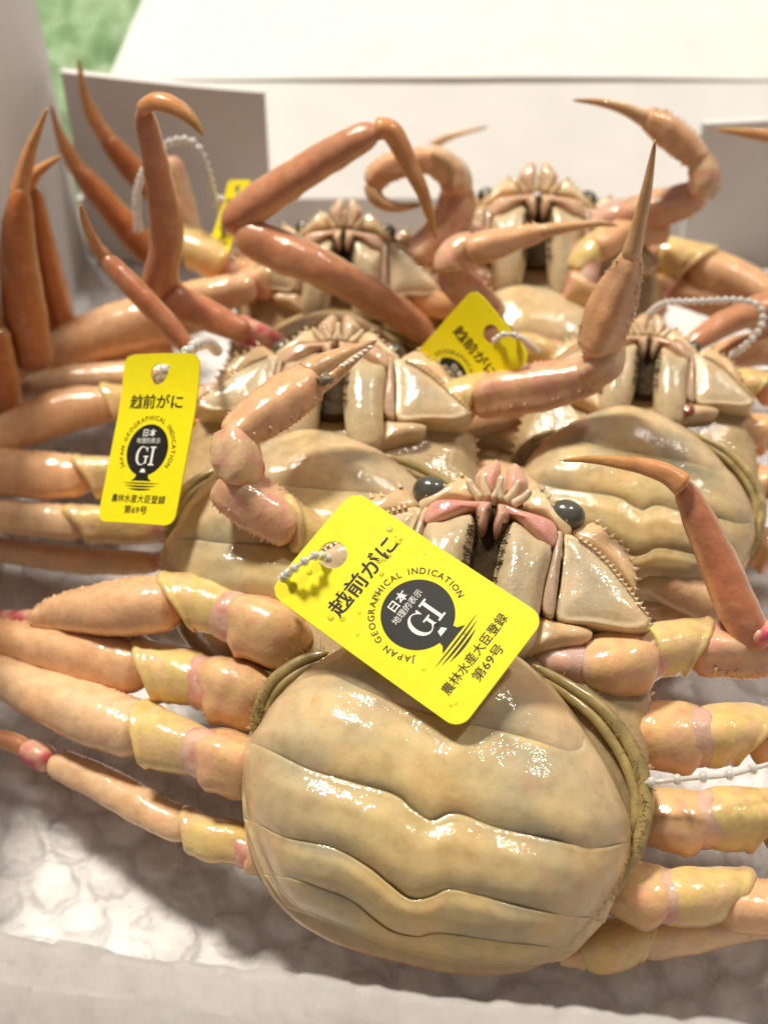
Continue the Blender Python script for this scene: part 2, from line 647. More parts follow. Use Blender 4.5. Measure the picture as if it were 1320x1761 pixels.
def fold_base(x, y):
    """the sheet bunched up and folded over the front panel's edge"""
    yt = 80 - 0.13 * x
    d = y - yt
    crest = 58 + 3 * mnoise.noise(Vector((x * 0.03, 0.5, 2.2)))
    if d >= 0:
        return crest * (1 - float(sm(d, 0, 17))) - 3
    return crest - 3 - 0.012 * d * d - 0.75 * abs(d)


PITCHB = 11.5
_bub = {}


def bubble(i, j):
    if (i, j) not in _bub:
        _bub[(i, j)] = (random.uniform(-0.5, 0.5), random.uniform(-0.5, 0.5), random.choice((0.12, 0.55, 0.7, 0.8, 0.9)), random.uniform(0, 50))
    return _bub[(i, j)]


def wrap_h(x, y, base=wrap_base, low=0.5):
    h = base(x, y)
    rx, ry = x * 0.966 + y * 0.259, -x * 0.259 + y * 0.966
    j0 = int(round(ry / (PITCHB * 0.866)))
    best = 0.0
    for j in (j0 - 1, j0, j0 + 1):
        sh = 0.5 * (j % 2)
        i0 = int(round(rx / PITCHB - sh))
        for i in (i0 - 1, i0, i0 + 1):
            dx, dy, hh, sd = bubble(i, j)
            cx, cy = (i + sh) * PITCHB + dx, j * PITCHB * 0.866 + dy
            d = math.hypot(rx - cx, ry - cy) / 5.1
            if d < 1:
                k = (1 - d ** 5) ** 0.75
                dent = 1 + 0.65 * mnoise.noise(Vector((x * 0.17, y * 0.17, sd)))
                best = max(best, 2.2 * hh * k * dent)
    w = mnoise.noise(Vector((x * 0.045, y * 0.045, 1.7))) * 1.8
    cr = (1 - abs(mnoise.noise(Vector((x * 0.10, y * 0.13, 5.1))))) ** 9 * 0.6
    cr2 = (1 - abs(mnoise.noise(Vector((x * 0.31, y * 0.27, 8.1))))) ** 9 * 0.6
    return max(low, h + best + w * 0.6 + cr + cr2)


def wrap_sheet(x0, x1, y0, y1, step, mat, base=wrap_base, low=0.5):
    xs = np.arange(x0, x1 + step, step)
    ys = np.arange(y0, y1 + step, step)
    V = [(x, y, wrap_h(x, y, base, low)) for y in ys for x in xs]
    return make('bubble_wrap', V, grid_faces(len(ys), len(xs)) if False else [f[::-1] for f in grid_faces(len(ys), len(xs))], mat)


bw = wrap_sheet(-92, 150, 62, 330, 0.65, M_FILM)
tag(bw, 'clear bubble wrap sheet lining the box beneath the crabs', 'bubble wrap')
fold = wrap_sheet(-96, 152, 40, 108, 0.8, M_FOLD, fold_base, -3.4)
tag(fold, 'milky bubble wrap bunched over the front edge of the box', 'bubble wrap')

# ---------------------------------------------------------------- the crab body, traced on the crab in front
FRONT = Frame(at(752, 1330, 42), -14, 18)


def z1(*pts):      # zoom 1 coordinates -> photo pixels
    return [(400 + 0.5758 * x, 760 + 0.5758 * y) for x, y in pts]


def z3(*pts):
    return [(640 + 0.3788 * x, 760 + 0.3788 * y) for x, y in pts]


def trace(px, n):
    return np.array([FRONT.loc(x, y, n)[:2] for x, y in px])


OUT_PX = [(561, 1129), (515, 1163), (470, 1215), (443, 1258), (423, 1285), (420, 1336), (429, 1405), (458, 1486), (498, 1549), (573, 1589), (659, 1624),
          (746, 1647), (832, 1661), (907, 1658), (976, 1630), (1028, 1578), (1074, 1503), (1086, 1450), (1080, 1400), (1062, 1340), (1030, 1285), (1003, 1240),
          (960, 1180), (913, 1140), (830, 1085), (740, 1060), (640, 1085)]
EDGE_N = -5.0
TOP_N = 13.0
OUT = catmull(trace(OUT_PX, EDGE_N), 180, True)
CEN = np.array([0.5, -0.5])
_th = np.arctan2(OUT[:, 1] - CEN[1], OUT[:, 0] - CEN[0])
_rr = np.hypot(OUT[:, 0] - CEN[0], OUT[:, 1] - CEN[1])
_o = np.argsort(_th)
_th, _rr = _th[_o], _rr[_o]


def dome(u, v):
    a = math.atan2(v - CEN[1], u - CEN[0])
    R = np.interp(a, _th, _rr, period=2 * math.pi)
    r = math.hypot(u - CEN[0], v - CEN[1]) / R
    if r >= 1:
        return EDGE_N - (r - 1) * 30
    return EDGE_N + (TOP_N - EDGE_N) * (1 - r ** 3.4) ** 0.56


def trace_dome(px):
    out = []
    for x, y in px:
        n = 6.0
        for _ in range(12):
            q = FRONT.loc(x, y, n)
            n = 0.5 * n + 0.5 * dome(q[0], q[1])
        out.append(q[:2])
    return np.array(out)


K_TOP = [(600, 1105), (650, 1088), (740, 1072), (830, 1092), (905, 1140)]
K_T = [(505, 1172), (556, 1160), (620, 1188), (690, 1216), (745, 1234), (803, 1249), (838, 1256), (907, 1274), (970, 1293), (1000, 1290), (1006, 1262)]
K_A = [(442, 1266), (515, 1319), (602, 1348), (676, 1371), (708, 1396), (740, 1415), (768, 1405), (795, 1405), (861, 1428), (976, 1454), (1039, 1460), (1085, 1438)]
K_B = [(428, 1396), (486, 1440), (573, 1460), (630, 1492), (667, 1522), (705, 1549), (742, 1544), (769, 1532), (815, 1538), (890, 1561), (976, 1577), (1030, 1566)]
K_C = [(463, 1490), (544, 1526), (602, 1549), (642, 1582), (676, 1604), (720, 1612), (757, 1606), (861, 1620), (945, 1630), (980, 1622)]
K_D = [(500, 1551), (573, 1590), (659, 1625), (746, 1648), (832, 1661), (905, 1659), (960, 1640)]


def to_edge(q, r1=1.035):
    """run a plate's boundary out past the edge of the belly at both ends"""
    out = []
    for p in (q[0], q[-1]):
        a = math.atan2(p[1] - CEN[1], p[0] - CEN[0])
        R = np.interp(a, _th, _rr, period=2 * math.pi)
        d = p - CEN
        out.append(CEN + d / np.linalg.norm(d) * R * r1)
    return np.vstack([out[0], q[1:-1], out[1]])


def seg_patch(ka, kb, bulge=1.6, na=84, nb=26, col=CREAM, seed=0.0, edge=(True, True), depth_=1.5):
    qa, qb = trace_dome(ka), trace_dome(kb)
    A = catmull(to_edge(qa) if edge[0] else qa, na)
    B = catmull(to_edge(qb) if edge[1] else qb, na)
    V, C = [], []
    col = np.array(col)
    rows = np.r_[np.linspace(-0.03, 1.02, nb)]
    for t in rows:
        tc = min(max(t, 0), 1)
        for i in range(na):
            s = i / (na - 1)
            q = A[i] * (1 - t) + B[i] * t
            ends = min(s, 1 - s)
            w = 0.25 + 0.75 * float(sm(ends, 0.02, 0.22))           # the valleys flatten out towards the sides
            mid = math.exp(-((s - 0.47) / 0.09) ** 2)
            rise = 1 - (1 - float(sm(tc, 0.0, 0.42))) ** 1.0
            fall = 1 - max(0.0, (tc - 0.62) / 0.38) ** 2.6
            h = dome(*q) + w * (bulge * (rise * 0.6 + fall - 0.6) - depth_ * (1 - rise) * 0.55 - depth_ * (1 - fall))
            h += 0.6 * mid * (fall - 0.5)
            if t > 1 or t < 0:
                h -= 0.25
            V.append((q[0], q[1], h))
            g = 0.5 + 0.5 * mnoise.noise(Vector((q[0] * 0.09 + seed, q[1] * 0.12, seed)))
            cc = col * (0.96 + 0.08 * g)
            side = math.exp(-((ends - 0.02) / 0.16) ** 2)
            cc = cc * (1 - 0.5 * side) + np.array((0.66, 0.47, 0.30)) * 0.5 * side
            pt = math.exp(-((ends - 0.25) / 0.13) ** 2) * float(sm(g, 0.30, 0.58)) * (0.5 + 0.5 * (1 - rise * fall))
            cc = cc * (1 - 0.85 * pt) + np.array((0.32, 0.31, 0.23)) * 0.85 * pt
            yl = math.exp(-((s - 0.47) / 0.16) ** 2) * 0.35
            cc = cc * (1 - yl) + np.array((0.66, 0.47, 0.19)) * yl
            C.append(cc)
    V = np.array(V)
    V[:, 2] += vnoise(V, 0.13, seed) * 0.5 + vnoise(V, 0.4, seed + 5) * 0.12
    return V, grid_faces(len(rows), na), np.array(C)


CARA_HALF = [(0, -33.5), (12, -33), (23, -29.5), (31.5, -22), (37, -10), (39.0, 3), (38.0, 17), (36.5, 28), (36.0, 36), (31, 44), (25.5, 50.5), (19, 55), (11, 58.5), (0, 60)]
CARA = CARA_HALF + [(-x, y) for x, y in CARA_HALF[-2:0:-1]]


def carapace_mesh():
    n = 96
    O = catmull(CARA, n, True)
    c = np.array([0.0, 10.0])
    rows = [(0.0, -1.0), (0.35, -1.5), (0.7, -3), (0.9, -5.0), (0.985, -7), (1.0, -8.4), (0.985, -10), (0.93, -14), (0.82, -19), (0.62, -23), (0.3, -25.5), (0.02, -26)]
    V, C = [], []
    for k, (r, h) in enumerate(rows):
        r = max(r, 0.01)
        for p in O:
            q = c + (p - c) * r
            V.append((q[0], q[1], h))
            C.append((0.46, 0.34, 0.18) if k < 5 else (0.52, 0.27, 0.10))
    V = np.array(V)
    V += np.c_[np.zeros(len(V)), np.zeros(len(V)), vnoise(V, 0.2, 2) * 0.7]
    Fc = [f for f in grid_faces(len(rows), n, True)]
    Fc.append(tuple(range(n - 1, -1, -1)))
    Fc.append(tuple((len(rows) - 1) * n + j for j in range(n)))
    pts, dirs = [], []
    for j in range(0, n):
        p = O[j]
        if p[1] < 14 and abs(p[0]) < 37.5:
            continue
        pts.append((p[0], p[1], -8.2))
        d = p - c
        dirs.append((d[0], d[1], 4))
    sp = spikes(pts, dirs, 1.2, 0.7, PEACH)
    return merge([(V, Fc, C), sp])


def mirror(V):
    V = np.array(V, float)
    V[:, 0] *= -1
    return V


BODY = []          # (name, vertices, faces, colours, material, parent key)


def body(name, VFC, mat=None, both=False, key=None, under=None):
    V, Fc, C = VFC
    BODY.append((name, np.array(V), Fc, C, mat or M_SHELL, key, under))
    if both:
        BODY.append((name, mirror(V), [f[::-1] for f in Fc], C, mat or M_SHELL, (key + '_m') if key else None, (under + '_m') if under else None))


body('carapace', carapace_mesh(), M_SHELL)
body('abdomen_segment', seg_patch(K_TOP, K_T, bulge=0.8, depth_=0.7, col=(0.64, 0.49, 0.29), seed=1, edge=(False, False)), M_BELLY)
body('abdomen_segment', seg_patch(K_T, K_A, bulge=1.2, depth_=1.2, col=(0.65, 0.51, 0.265), seed=2, edge=(False, True)), M_BELLY)
body('abdomen_segment', seg_patch(K_A, K_B, bulge=1.1, depth_=0.95, col=CREAM, seed=3), M_BELLY)
body('abdomen_segment', seg_patch(K_B, K_C, bulge=0.75, depth_=0.65, col=(0.62, 0.47, 0.22), seed=4), M_BELLY)
body('abdomen_segment', seg_patch(K_C, K_D, bulge=0.4, depth_=0.4, col=(0.62, 0.46, 0.20), seed=5), M_BELLY)
# body wall below the abdomen so that no gap shows between its plates
_ring = []
for r in (0.03, 0.3, 0.6, 0.8, 0.92, 0.985):
    for p in OUT[::2]:
        q = CEN + (p - CEN) * r
        _ring.append((q[0], q[1], dome(*q) - 2.6))
for p in OUT[::2]:
    q = CEN + (p - CEN) * 0.99
    _ring.append((q[0], q[1], EDGE_N - 7))
_rf = grid_faces(7, 90, True)
if np.sum(OUT[:, 0] * np.roll(OUT[:, 1], -1) - np.roll(OUT[:, 0], -1) * OUT[:, 1]) > 0:
    _rf = [f[::-1] for f in _rf]
_rf.append(tuple(range(90)))
body('belly_membrane', (np.array(_ring), [f[::-1] for f in _rf], [(0.48, 0.35, 0.17)] * len(_ring)), M_BELLY)

# olive fringe bands along the abdomen's edge, with bristles
def band(px, n, r, key, sides=8):
    q = np.array([FRONT.loc(x, y, k) for (x, y), k in zip(px, n)])
    V, Fc, C = sweep(q, r, (0, 0, 1), nr=40, ns=10, flat=0.9, vent=(1, 1, 1), dors=(1, 1, 1), bump=0.06, seed=9, ridge=0.0)
    return V, Fc, C


R_BAND = [(915, 1142), (976, 1178), (1034, 1219), (1080, 1276), (1104, 1336), (1109, 1394), (1095, 1455), (1062, 1522), (1030, 1570)]
R_BAND2 = [(930, 1162), (975, 1196), (1022, 1236), (1062, 1290), (1086, 1345), (1092, 1396), (1082, 1440)]
L_BAND = [(565, 1122), (515, 1138), (470, 1172), (446, 1218), (434, 1262)]
L_BAND2 = [(560, 1136), (520, 1152), (484, 1180), (460, 1220), (450, 1252)]
body('fringe', band(R_BAND, [1, 0, -1, -2, -2.5, -3, -3.5, -5, -7], [0.7, 1.1, 1.35, 1.5, 1.5, 1.5, 1.4, 1.1, 0.7], 'fr'), M_FRINGE)
body('fringe', band(R_BAND2, [0, -0.5, -1, -2, -2.5, -3, -3.5], [0.6, 0.9, 1.0, 1.0, 1.0, 1.0, 0.7], 'fr2'), M_FRINGE)
body('fringe', band(L_BAND, [1, 0, -1, -2.5, -3.5], [0.8, 1.2, 1.4, 1.3, 0.8], 'fl'), M_FRINGE)
body('fringe', band(L_BAND2, [0.5, -0.5, -1, -2.5, -3.5], [0.6, 0.9, 1.0, 0.9, 0.6], 'fl2'), M_FRINGE)
_hs = []
for bandpx, inn in ((R_BAND, 1), (L_BAND, -1)):
    q = catmull(np.array([FRONT.loc(x, y, -1.5) for x, y in bandpx]), 70)
    for p in q:
        for _ in range(2):
            d = np.array([CEN[0] - p[0], CEN[1] - p[1], 0.0])
            d /= np.linalg.norm(d)
            d = d * random.choice((1, -0.8)) + rng.normal(0, 0.45, 3) + np.array([0, 0, 0.5])
            st = p + rng.normal(0, 0.25, 3)
            ln = random.uniform(1.0, 2.3)
            _hs.append(strand([st, st + d * ln * 0.5, st + d * ln + np.array([0, 0, -0.2])], 0.10, 4, 0.15))
_v, _f, _c = merge(_hs)
body('bristles', (np.array(_v), _f, None), M_FRINGE)


def plate(name, zpts, n, bulge, col, both=True, **kw):
    body(name, pillow(trace(z3(*zpts), n), n, bulge, col, **kw), M_SHELL, both)


# mouthparts
plate('jaw_plate', [(645, 362), (600, 410), (570, 520), (548, 620), (535, 760), (540, 880), (580, 950), (660, 955), (735, 900), (760, 760), (780, 640), (812, 478), (745, 440), (695, 395)],
      3.5, 3.4, (0.55, 0.44, 0.27), edge_col=(0.62, 0.50, 0.32), mid_col=(0.42, 0.35, 0.23), skirt=5, power=3.0)
plate('jaw_tip', [(580, 282), (680, 312), (800, 352), (838, 402), (820, 470), (745, 432), (645, 345), (592, 325)], 3.6, 1.8, PINK, edge_col=(0.70, 0.40, 0.30), skirt=5)
plate('palp', [(572, 282), (606, 296), (622, 330), (600, 372), (562, 420), (548, 385), (560, 330)], 5.0, 2.0, (0.62, 0.36, 0.26), edge_col=(0.45, 0.24, 0.16), skirt=3)
plate('jaw_side_plate', [(842, 402), (863, 430), (852, 560), (838, 680), (818, 790), (768, 748), (783, 640), (820, 490)], 2.4, 1.8, (0.50, 0.36, 0.27), edge_col=(0.60, 0.45, 0.30), skirt=4)
plate('cheek_plate', [(872, 418), (930, 442), (1060, 545), (1150, 655), (1245, 785), (1262, 832), (1180, 858), (1000, 828), (838, 805), (852, 650), (868, 500)],
      1.0, 2.0, (0.60, 0.49, 0.32), edge_col=(0.66, 0.52, 0.32), mid_col=(0.44, 0.37, 0.25), rim=0.7, skirt=8, power=3.2)
plate('brow_plate', [(905, 402), (960, 380), (1022, 366), (1075, 430), (1130, 462), (1170, 530), (1195, 600), (1190, 665), (1130, 610), (1060, 535), (980, 475), (930, 440)],
      -2.0, 1.6, (0.68, 0.48, 0.27), skirt=6)
plate('eye_socket', [(690, 300), (700, 240), (770, 215), (830, 300), (880, 360), (905, 402), (870, 420), (840, 395), (790, 345)], -0.5, 1.5, (0.70, 0.55, 0.33), skirt=6)
plate('snout', [(592, 275), (600, 200), (612, 130), (640, 98), (668, 112), (705, 175), (700, 215), (650, 262), (615, 290)], 0.5, 2.0, (0.72, 0.42, 0.30), mid_col=PINK, edge_col=(0.70, 0.50, 0.36), skirt=7)
plate('jaw_base', [(745, 800), (830, 812), (960, 838), (1000, 870), (960, 910), (860, 930), (760, 950), (700, 965), (700, 900)], 0.0, 2.2, (0.64, 0.46, 0.27), skirt=5)
for s in (0, 1):
    for pa, r in (([(585, 270), (575, 215), (580, 150)], 0.75), ([(600, 272), (640, 225), (668, 170)], 0.9), ([(630, 285), (690, 250), (720, 215)], 1.0)):
        q = np.array([FRONT.loc(*z3(p)[0], 2.5 + 0.8 * i) for i, p in enumerate(pa)])
        if s:
            q[:, 0] *= -1
        body('feeler', sweep(q, [r, r * 0.9, r * 0.55], (0, 0, 1), nr=12, ns=8, vent=PALE, dors=PEACH, bump=0.1), M_SHELL)
# cheek and brow spines
for zpts, n, ln in (([(945, 440), (1010, 490), (1065, 545), (1110, 600), (1152, 655), (1200, 720), (1248, 785), (1262, 830)], 2.2, 0.8),
                    ([(1022, 362), (1075, 425), (1132, 458), (1172, 526), (1197, 600), (1192, 668)], -1.5, 1.2),
                    ([(770, 215), (800, 255), (832, 300), (882, 355)], 0.2, 1.0)):
    q = catmull(trace(z3(*zpts), n), 20 if len(zpts) > 7 else (9 if len(zpts) > 5 else 5))
    T = np.gradient(q, axis=0)
    d = np.c_[T[:, 1], -T[:, 0], np.full(len(q), 0.25)]
    c = q - np.array([0, 25.0])
    flip = np.sign((d[:, :2] * c).sum(1))
    d[:, :2] *= flip[:, None]
    body('spines', spikes(np.c_[q, np.full(len(q), n)], d, ln, 0.55, (0.70, 0.55, 0.33), (0.72, 0.6, 0.42)), M_SHELL, True)
# dark slit between the jaw plates with bristles
_p = [(-3.6, 36), (3.6, 36), (4.4, 44), (3.8, 51), (2.2, 55.5), (-2.2, 55.5), (-3.8, 51), (-4.4, 44)]
body('mouth_slit', (lambda r: (r[0], r[1], None))(pillow(_p, 1.2, 0.6, (0, 0, 0), skirt=4)), M_HAIR)
_hs = []
for k in range(170):
    v = random.uniform(36, 54)
    s = random.choice((-1, 1))
    w = 3.9 * (1 - max(0, (v - 49) / 9))
    st = np.array([s * (w + random.uniform(-0.6, 0.5)), v, 4.6 + random.uniform(0, 1.2)])
    d = np.array([-s * random.uniform(0.6, 1.6), random.uniform(-1.2, 0.4), random.uniform(0.1, 0.8)])
    _hs.append(strand([st, st + d * 0.9, st + d * 1.7 + np.array([0, -0.6, -0.3])], 0.11, 4, 0.2))
_v, _f, _c = merge(_hs)
body('mouth_bristles', (np.array(_v), _f, None), M_HAIR)


def eye_mesh(c, r):
    V = []
    for i in range(13):
        a = math.pi * i / 12
        for j in range(20):
            b = 2 * math.pi * j / 20
            V.append((c[0] + r * 1.15 * math.sin(a) * math.cos(b), c[1] + r * 0.95 * math.sin(a) * math.sin(b), c[2] + r * math.cos(a)))
    Fc = [f[::-1] for f in grid_faces(13, 20, True)]
    return np.array(V), Fc, None


_e = FRONT.loc(*z3((895, 350))[0], -1.0)
_e2 = FRONT.loc(*z3((290, 200))[0], -1.0)
EYE = np.array([(_e[0] - _e2[0]) / 2, (_e[1] + _e2[1]) / 2, -1.0])
body('eye', eye_mesh((EYE[0], EYE[1], -2.0), 3.5), M_EYE, True)

_proto = {}


def make_crab(frame, label, pale=True):
    """a crab on its back: an Empty with the body parts; legs are added afterwards"""
    o = bpy.data.objects.new('snow_crab', None)
    COL.objects.link(o)
    o.matrix_world = frame.matrix()
    o.empty_display_size = 0.01
    tag(o, label, 'crab', 'crabs laid on their backs in the box')
    for i, (name, V, Fc, C, mat, key, under) in enumerate(BODY):
        if pale and name == 'eye':
            ce = V.mean(0)
            if ('pale', i) not in _proto:
                _proto[('pale', i)] = make(name, (V - ce) * 0.78 + ce - np.array((0, 1.0, 0.6)), Fc, mat, o, fix=True)
            else:
                c = _proto[('pale', i)].copy()
                COL.objects.link(c)
                c.parent = o
            continue
        if pale and name in ('jaw_tip', 'snout', 'palp', 'feeler'):
            if ('pale', i) not in _proto:
                _proto[('pale', i)] = make(name, V, Fc, mat, o, np.asarray(C) * 0.35 + np.array((0.62, 0.48, 0.30)) * 0.65, fix=True)
            else:
                c = _proto[('pale', i)].copy()
                COL.objects.link(c)
                c.parent = o
            continue
        if i not in _proto:
            _proto[i] = make(name, V, Fc, mat, o, C, fix=(name != 'abdomen_segment'))
            if 'bristles' in name:
                _proto[i]['kind'] = 'stuff'
        else:
            c = _proto[i].copy()
            COL.objects.link(c)
            c.parent = o
    return o


# ---------------------------------------------------------------- limbs
STYLE = {
    'coxa': dict(blotch=(0.66, 0.40, 0.30), capmin=0.6, vent=LILAC, dors=(0.55, 0.35, 0.25), flat=0.95, nr=14, bump=0.4),
    'block': dict(ridge=0.07, blotch=(0.74, 0.42, 0.24), capmin=0.62, vent=(0.74, 0.49, 0.235), dors=(0.66, 0.36, 0.14), flat=0.95, nr=26, shear=0.30, spur=0.17, bump=0.28, ends=(LILAC, PINK, 0.16)),
    'sleeve': dict(ridge=0.07, blotch=(0.74, 0.50, 0.26), capmin=0.72, vent=YEL, dors=(0.66, 0.40, 0.15), flat=0.95, nr=26, shear=0.75, lip=0.10, bump=0.3),
    'merus': dict(vent=PEACH, dors=BROWNO, flat=0.85, nr=84, saw=0.055, bump=0.3, ns=20),
    'merus_pale': dict(vent=(0.77, 0.51, 0.30), dors=(0.68, 0.33, 0.15), flat=0.85, nr=84, saw=0.06, bump=0.3, ns=20),
    'arm': dict(capmin=0.45, ridge=0.08, blotch=(0.72, 0.36, 0.26), vent=(0.73, 0.44, 0.26), dors=(0.70, 0.32, 0.15), flat=0.8, nr=84, saw=0.10, saw2=0.06, bump=0.3, ns=22, keel=0.05),
    'wrist': dict(ridge=0.11, lip=0.08, blotch=(0.72, 0.38, 0.26), capmin=0.62, vent=(0.70, 0.48, 0.27), dors=(0.70, 0.40, 0.20), flat=0.95, nr=24, bump=0.25),
    'palm': dict(ridge=0.07, capmin=0.5, vent=(0.73, 0.42, 0.23), dors=(0.68, 0.30, 0.13), flat=0.85, nr=84, saw=0.04, saw2=0.09, bump=0.3, ns=22),
    'finger': dict(vent=(0.64, 0.40, 0.20), dors=(0.58, 0.30, 0.12), flat=0.9, nr=24, bump=0.12, ends=(None, (0.36, 0.20, 0.11), 0.16), capmin=0.3),
    'shin': dict(edge=(0.68, 0.40, 0.20), vent=(0.54, 0.24, 0.125), dors=RED, flat=0.8, nr=50, saw=0.03, bump=0.25),
    'redshin': dict(edge=(0.66, 0.36, 0.17), vent=(0.50, 0.19, 0.095), dors=RED, flat=0.8, nr=40, bump=0.25, hem=0.9),
    'tip': dict(vent=(0.64, 0.30, 0.12), dors=(0.5, 0.18, 0.06), flat=0.75, nr=30, bump=0.15, ends=(None, TIP, 0.35), cap=0.02),
    'joint': dict(blotch=(0.62, 0.10, 0.14), vent=(0.72, 0.40, 0.28), dors=ROSE, flat=0.95, nr=16, bump=0.3),
    'skin': dict(blotch=(0.70, 0.30, 0.24), vent=(0.68, 0.44, 0.33), dors=(0.66, 0.36, 0.24), flat=0.97, nr=18, bump=0.5, capmin=0.7),
    'dark': dict(edge=(0.5, 0.25, 0.09), vent=(0.46, 0.15, 0.04), dors=(0.30, 0.07, 0.03), flat=0.8, nr=40, bump=0.2),
}
NAMES = {'coxa': 'hip_segment', 'block': 'leg_root', 'sleeve': 'trochanter', 'merus': 'thigh_segment', 'merus_pale': 'thigh_segment', 'arm': 'arm_segment', 'wrist': 'wrist_segment',
         'palm': 'palm', 'finger': 'finger', 'shin': 'shin_segment', 'redshin': 'shin_segment', 'tip': 'tip_segment', 'joint': 'joint', 'dark': 'shin_segment', 'skin': 'joint_skin'}
_seed = [0.0]


def limb(crab, frame, segs, name='leg'):
    """segs: [(style, [(px, py, height or distance, radius px), ...]), ...]; the first piece carries the others"""
    root = None
    segs = list(segs)
    for i in range(len(segs) - 1, 0, -1):
        if segs[i][0] == 'sleeve' and segs[i - 1][0] == 'block':       # soft pink skin showing at the joint
            a, b = segs[i - 1][1][-2], segs[i][1][1]
            m = tuple((p + q) / 2 for p, q in zip(a, b))
            segs.insert(i, ('skin', [a[:3] + (a[3] * 0.90,), m[:3] + (m[3] * 0.92,), b[:3] + (b[3] * 0.88,)]))
    for style, pts in segs:
        kw = dict(STYLE[style])
        W = np.array([at(x, y, k) for x, y, k, r in pts])
        R = np.array([r * depth(w) / F for w, (x, y, k, r) in zip(W, pts)])
        if style in ('shin', 'redshin', 'dark') or (style == 'tip' and pts[0][2] > 150):
            R = R * 0.86
        if len(W) == 2:
            W = np.vstack([W[0], (W[0] + W[1]) / 2, W[1]])
            R = np.array([R[0], (R[0] + R[1]) / 2, R[1]])
        L = np.linalg.norm(np.diff(W, axis=0), axis=1).sum()
        if style.startswith(('merus', 'arm', 'palm', 'shin')):
            kw['nr'] = int(max(24, min(110, L / 0.55)))
        _seed[0] += 1.37
        grit = {'merus': (1,), 'merus_pale': (1,), 'arm': (1, -1), 'palm': (1, -1)}.get(style, ())
        ref = frame.R[:, 2] * 0.8 + np.array([0, -0.25, 0.5])
        V, Fc, C = sweep(W, R, ref, seed=_seed[0], **kw)
        for sd in grit:
            K = catmull(np.c_[W, R], int(max(8, L / (1.0 if len(grit) == 1 else 1.25))))
            Tn = np.gradient(K[:, :3], axis=0)
            Tn /= np.linalg.norm(Tn, axis=1)[:, None]
            pts2, dirs2 = [], []
            for kk in range(2, len(K) - 2):
                nn = ref - Tn[kk] * (ref @ Tn[kk])
                nn /= np.linalg.norm(nn)
                ss = np.cross(Tn[kk], nn)
                ss = ss * (1 if ss[1] > 0 else -1) * sd
                for _ in range(2):
                    an = random.gauss(0.12, 0.16)
                    dd = ss * math.cos(an) + nn * math.sin(an) * 0.85
                    pts2.append(K[kk, :3] + dd * K[kk, 3] * 0.985 + Tn[kk] * random.uniform(-0.5, 0.5))
                    dirs2.append(dd * 1.0 - Tn[kk] * 0.25)
            V, Fc, C = merge([(V, Fc, C), spikes(pts2, dirs2, 0.55 if len(grit) == 1 else 1.0, 0.33 if len(grit) == 1 else 0.45, kw['vent'], tuple(min(1, c * 1.12) for c in kw['vent']))])
        o = make(name if root is None else NAMES[style], frame.local(V), Fc, M_SHELL, root if root is not None else crab, C, fix=True)
        if root is None:
            root = o
    return root


# ---- the crab in front
front = make_crab(FRONT, 'large pale crab with a slanted yellow tag across its mouth and belly', pale=False)
limb(front, FRONT, [('block', [(520, 1112, 40, 40), (478, 1090, 44, 56), (425, 1070, 44, 50), (395, 1062, 43, 40)]),
                    ('sleeve', [(412, 1064, 44, 36), (370, 1045, 44, 44), (330, 1035, 43, 48), (296, 1035, 42, 50)]),
                    ('merus', [(315, 1038, 42, 46), (250, 1042, 41, 51), (180, 1048, 38, 47), (110, 1052, 33, 34), (50, 1066, 28, 17)]),
                    ('joint', [(60, 1064, 25, 17), (20, 1066, 23, 18), (-15, 1062, 22, 16)])])
limb(front, FRONT, [('block', [(470, 1215, 32, 44), (430, 1196, 35, 58), (385, 1182, 35, 56), (345, 1175, 34, 42)]),
                    ('sleeve', [(365, 1178, 34, 40), (325, 1165, 34, 47), (285, 1158, 32, 50), (245, 1150, 31, 50)]),
                    ('merus', [(265, 1155, 31, 46), (195, 1137, 30, 50), (110, 1118, 28, 42), (30, 1100, 24, 33), (-70, 1080, 20, 26)])])
limb(front, FRONT, [('block', [(450, 1335, 28, 40), (412, 1318, 32, 52), (375, 1304, 33, 50), (342, 1295, 32, 40)]),
                    ('sleeve', [(360, 1298, 32, 38), (320, 1284, 32, 45), (280, 1272, 31, 50), (244, 1258, 29, 50)]),
                    ('merus_pale', [(262, 1268, 29, 45), (190, 1242, 28, 51), (100, 1206, 25, 47), (10, 1166, 21, 36), (-80, 1130, 18, 28)])])
limb(front, FRONT, [('block', [(480, 1470, 21, 26), (452, 1474, 22, 30), (425, 1462, 22, 28)]),
                    ('sleeve', [(440, 1462, 22, 27), (400, 1448, 22, 35), (355, 1440, 21, 36), (315, 1420, 20, 30)]),
                    ('merus_pale', [(335, 1432, 20, 27), (260, 1396, 20, 31), (170, 1346, 18, 29), (85, 1308, 16, 24)]),
                    ('joint', [(92, 1312, 16, 20), (66, 1300, 16, 23), (38, 1286, 16, 18)]),
                    ('shin', [(48, 1288, 16, 18), (10, 1272, 15, 19), (-60, 1262, 14, 16)])])
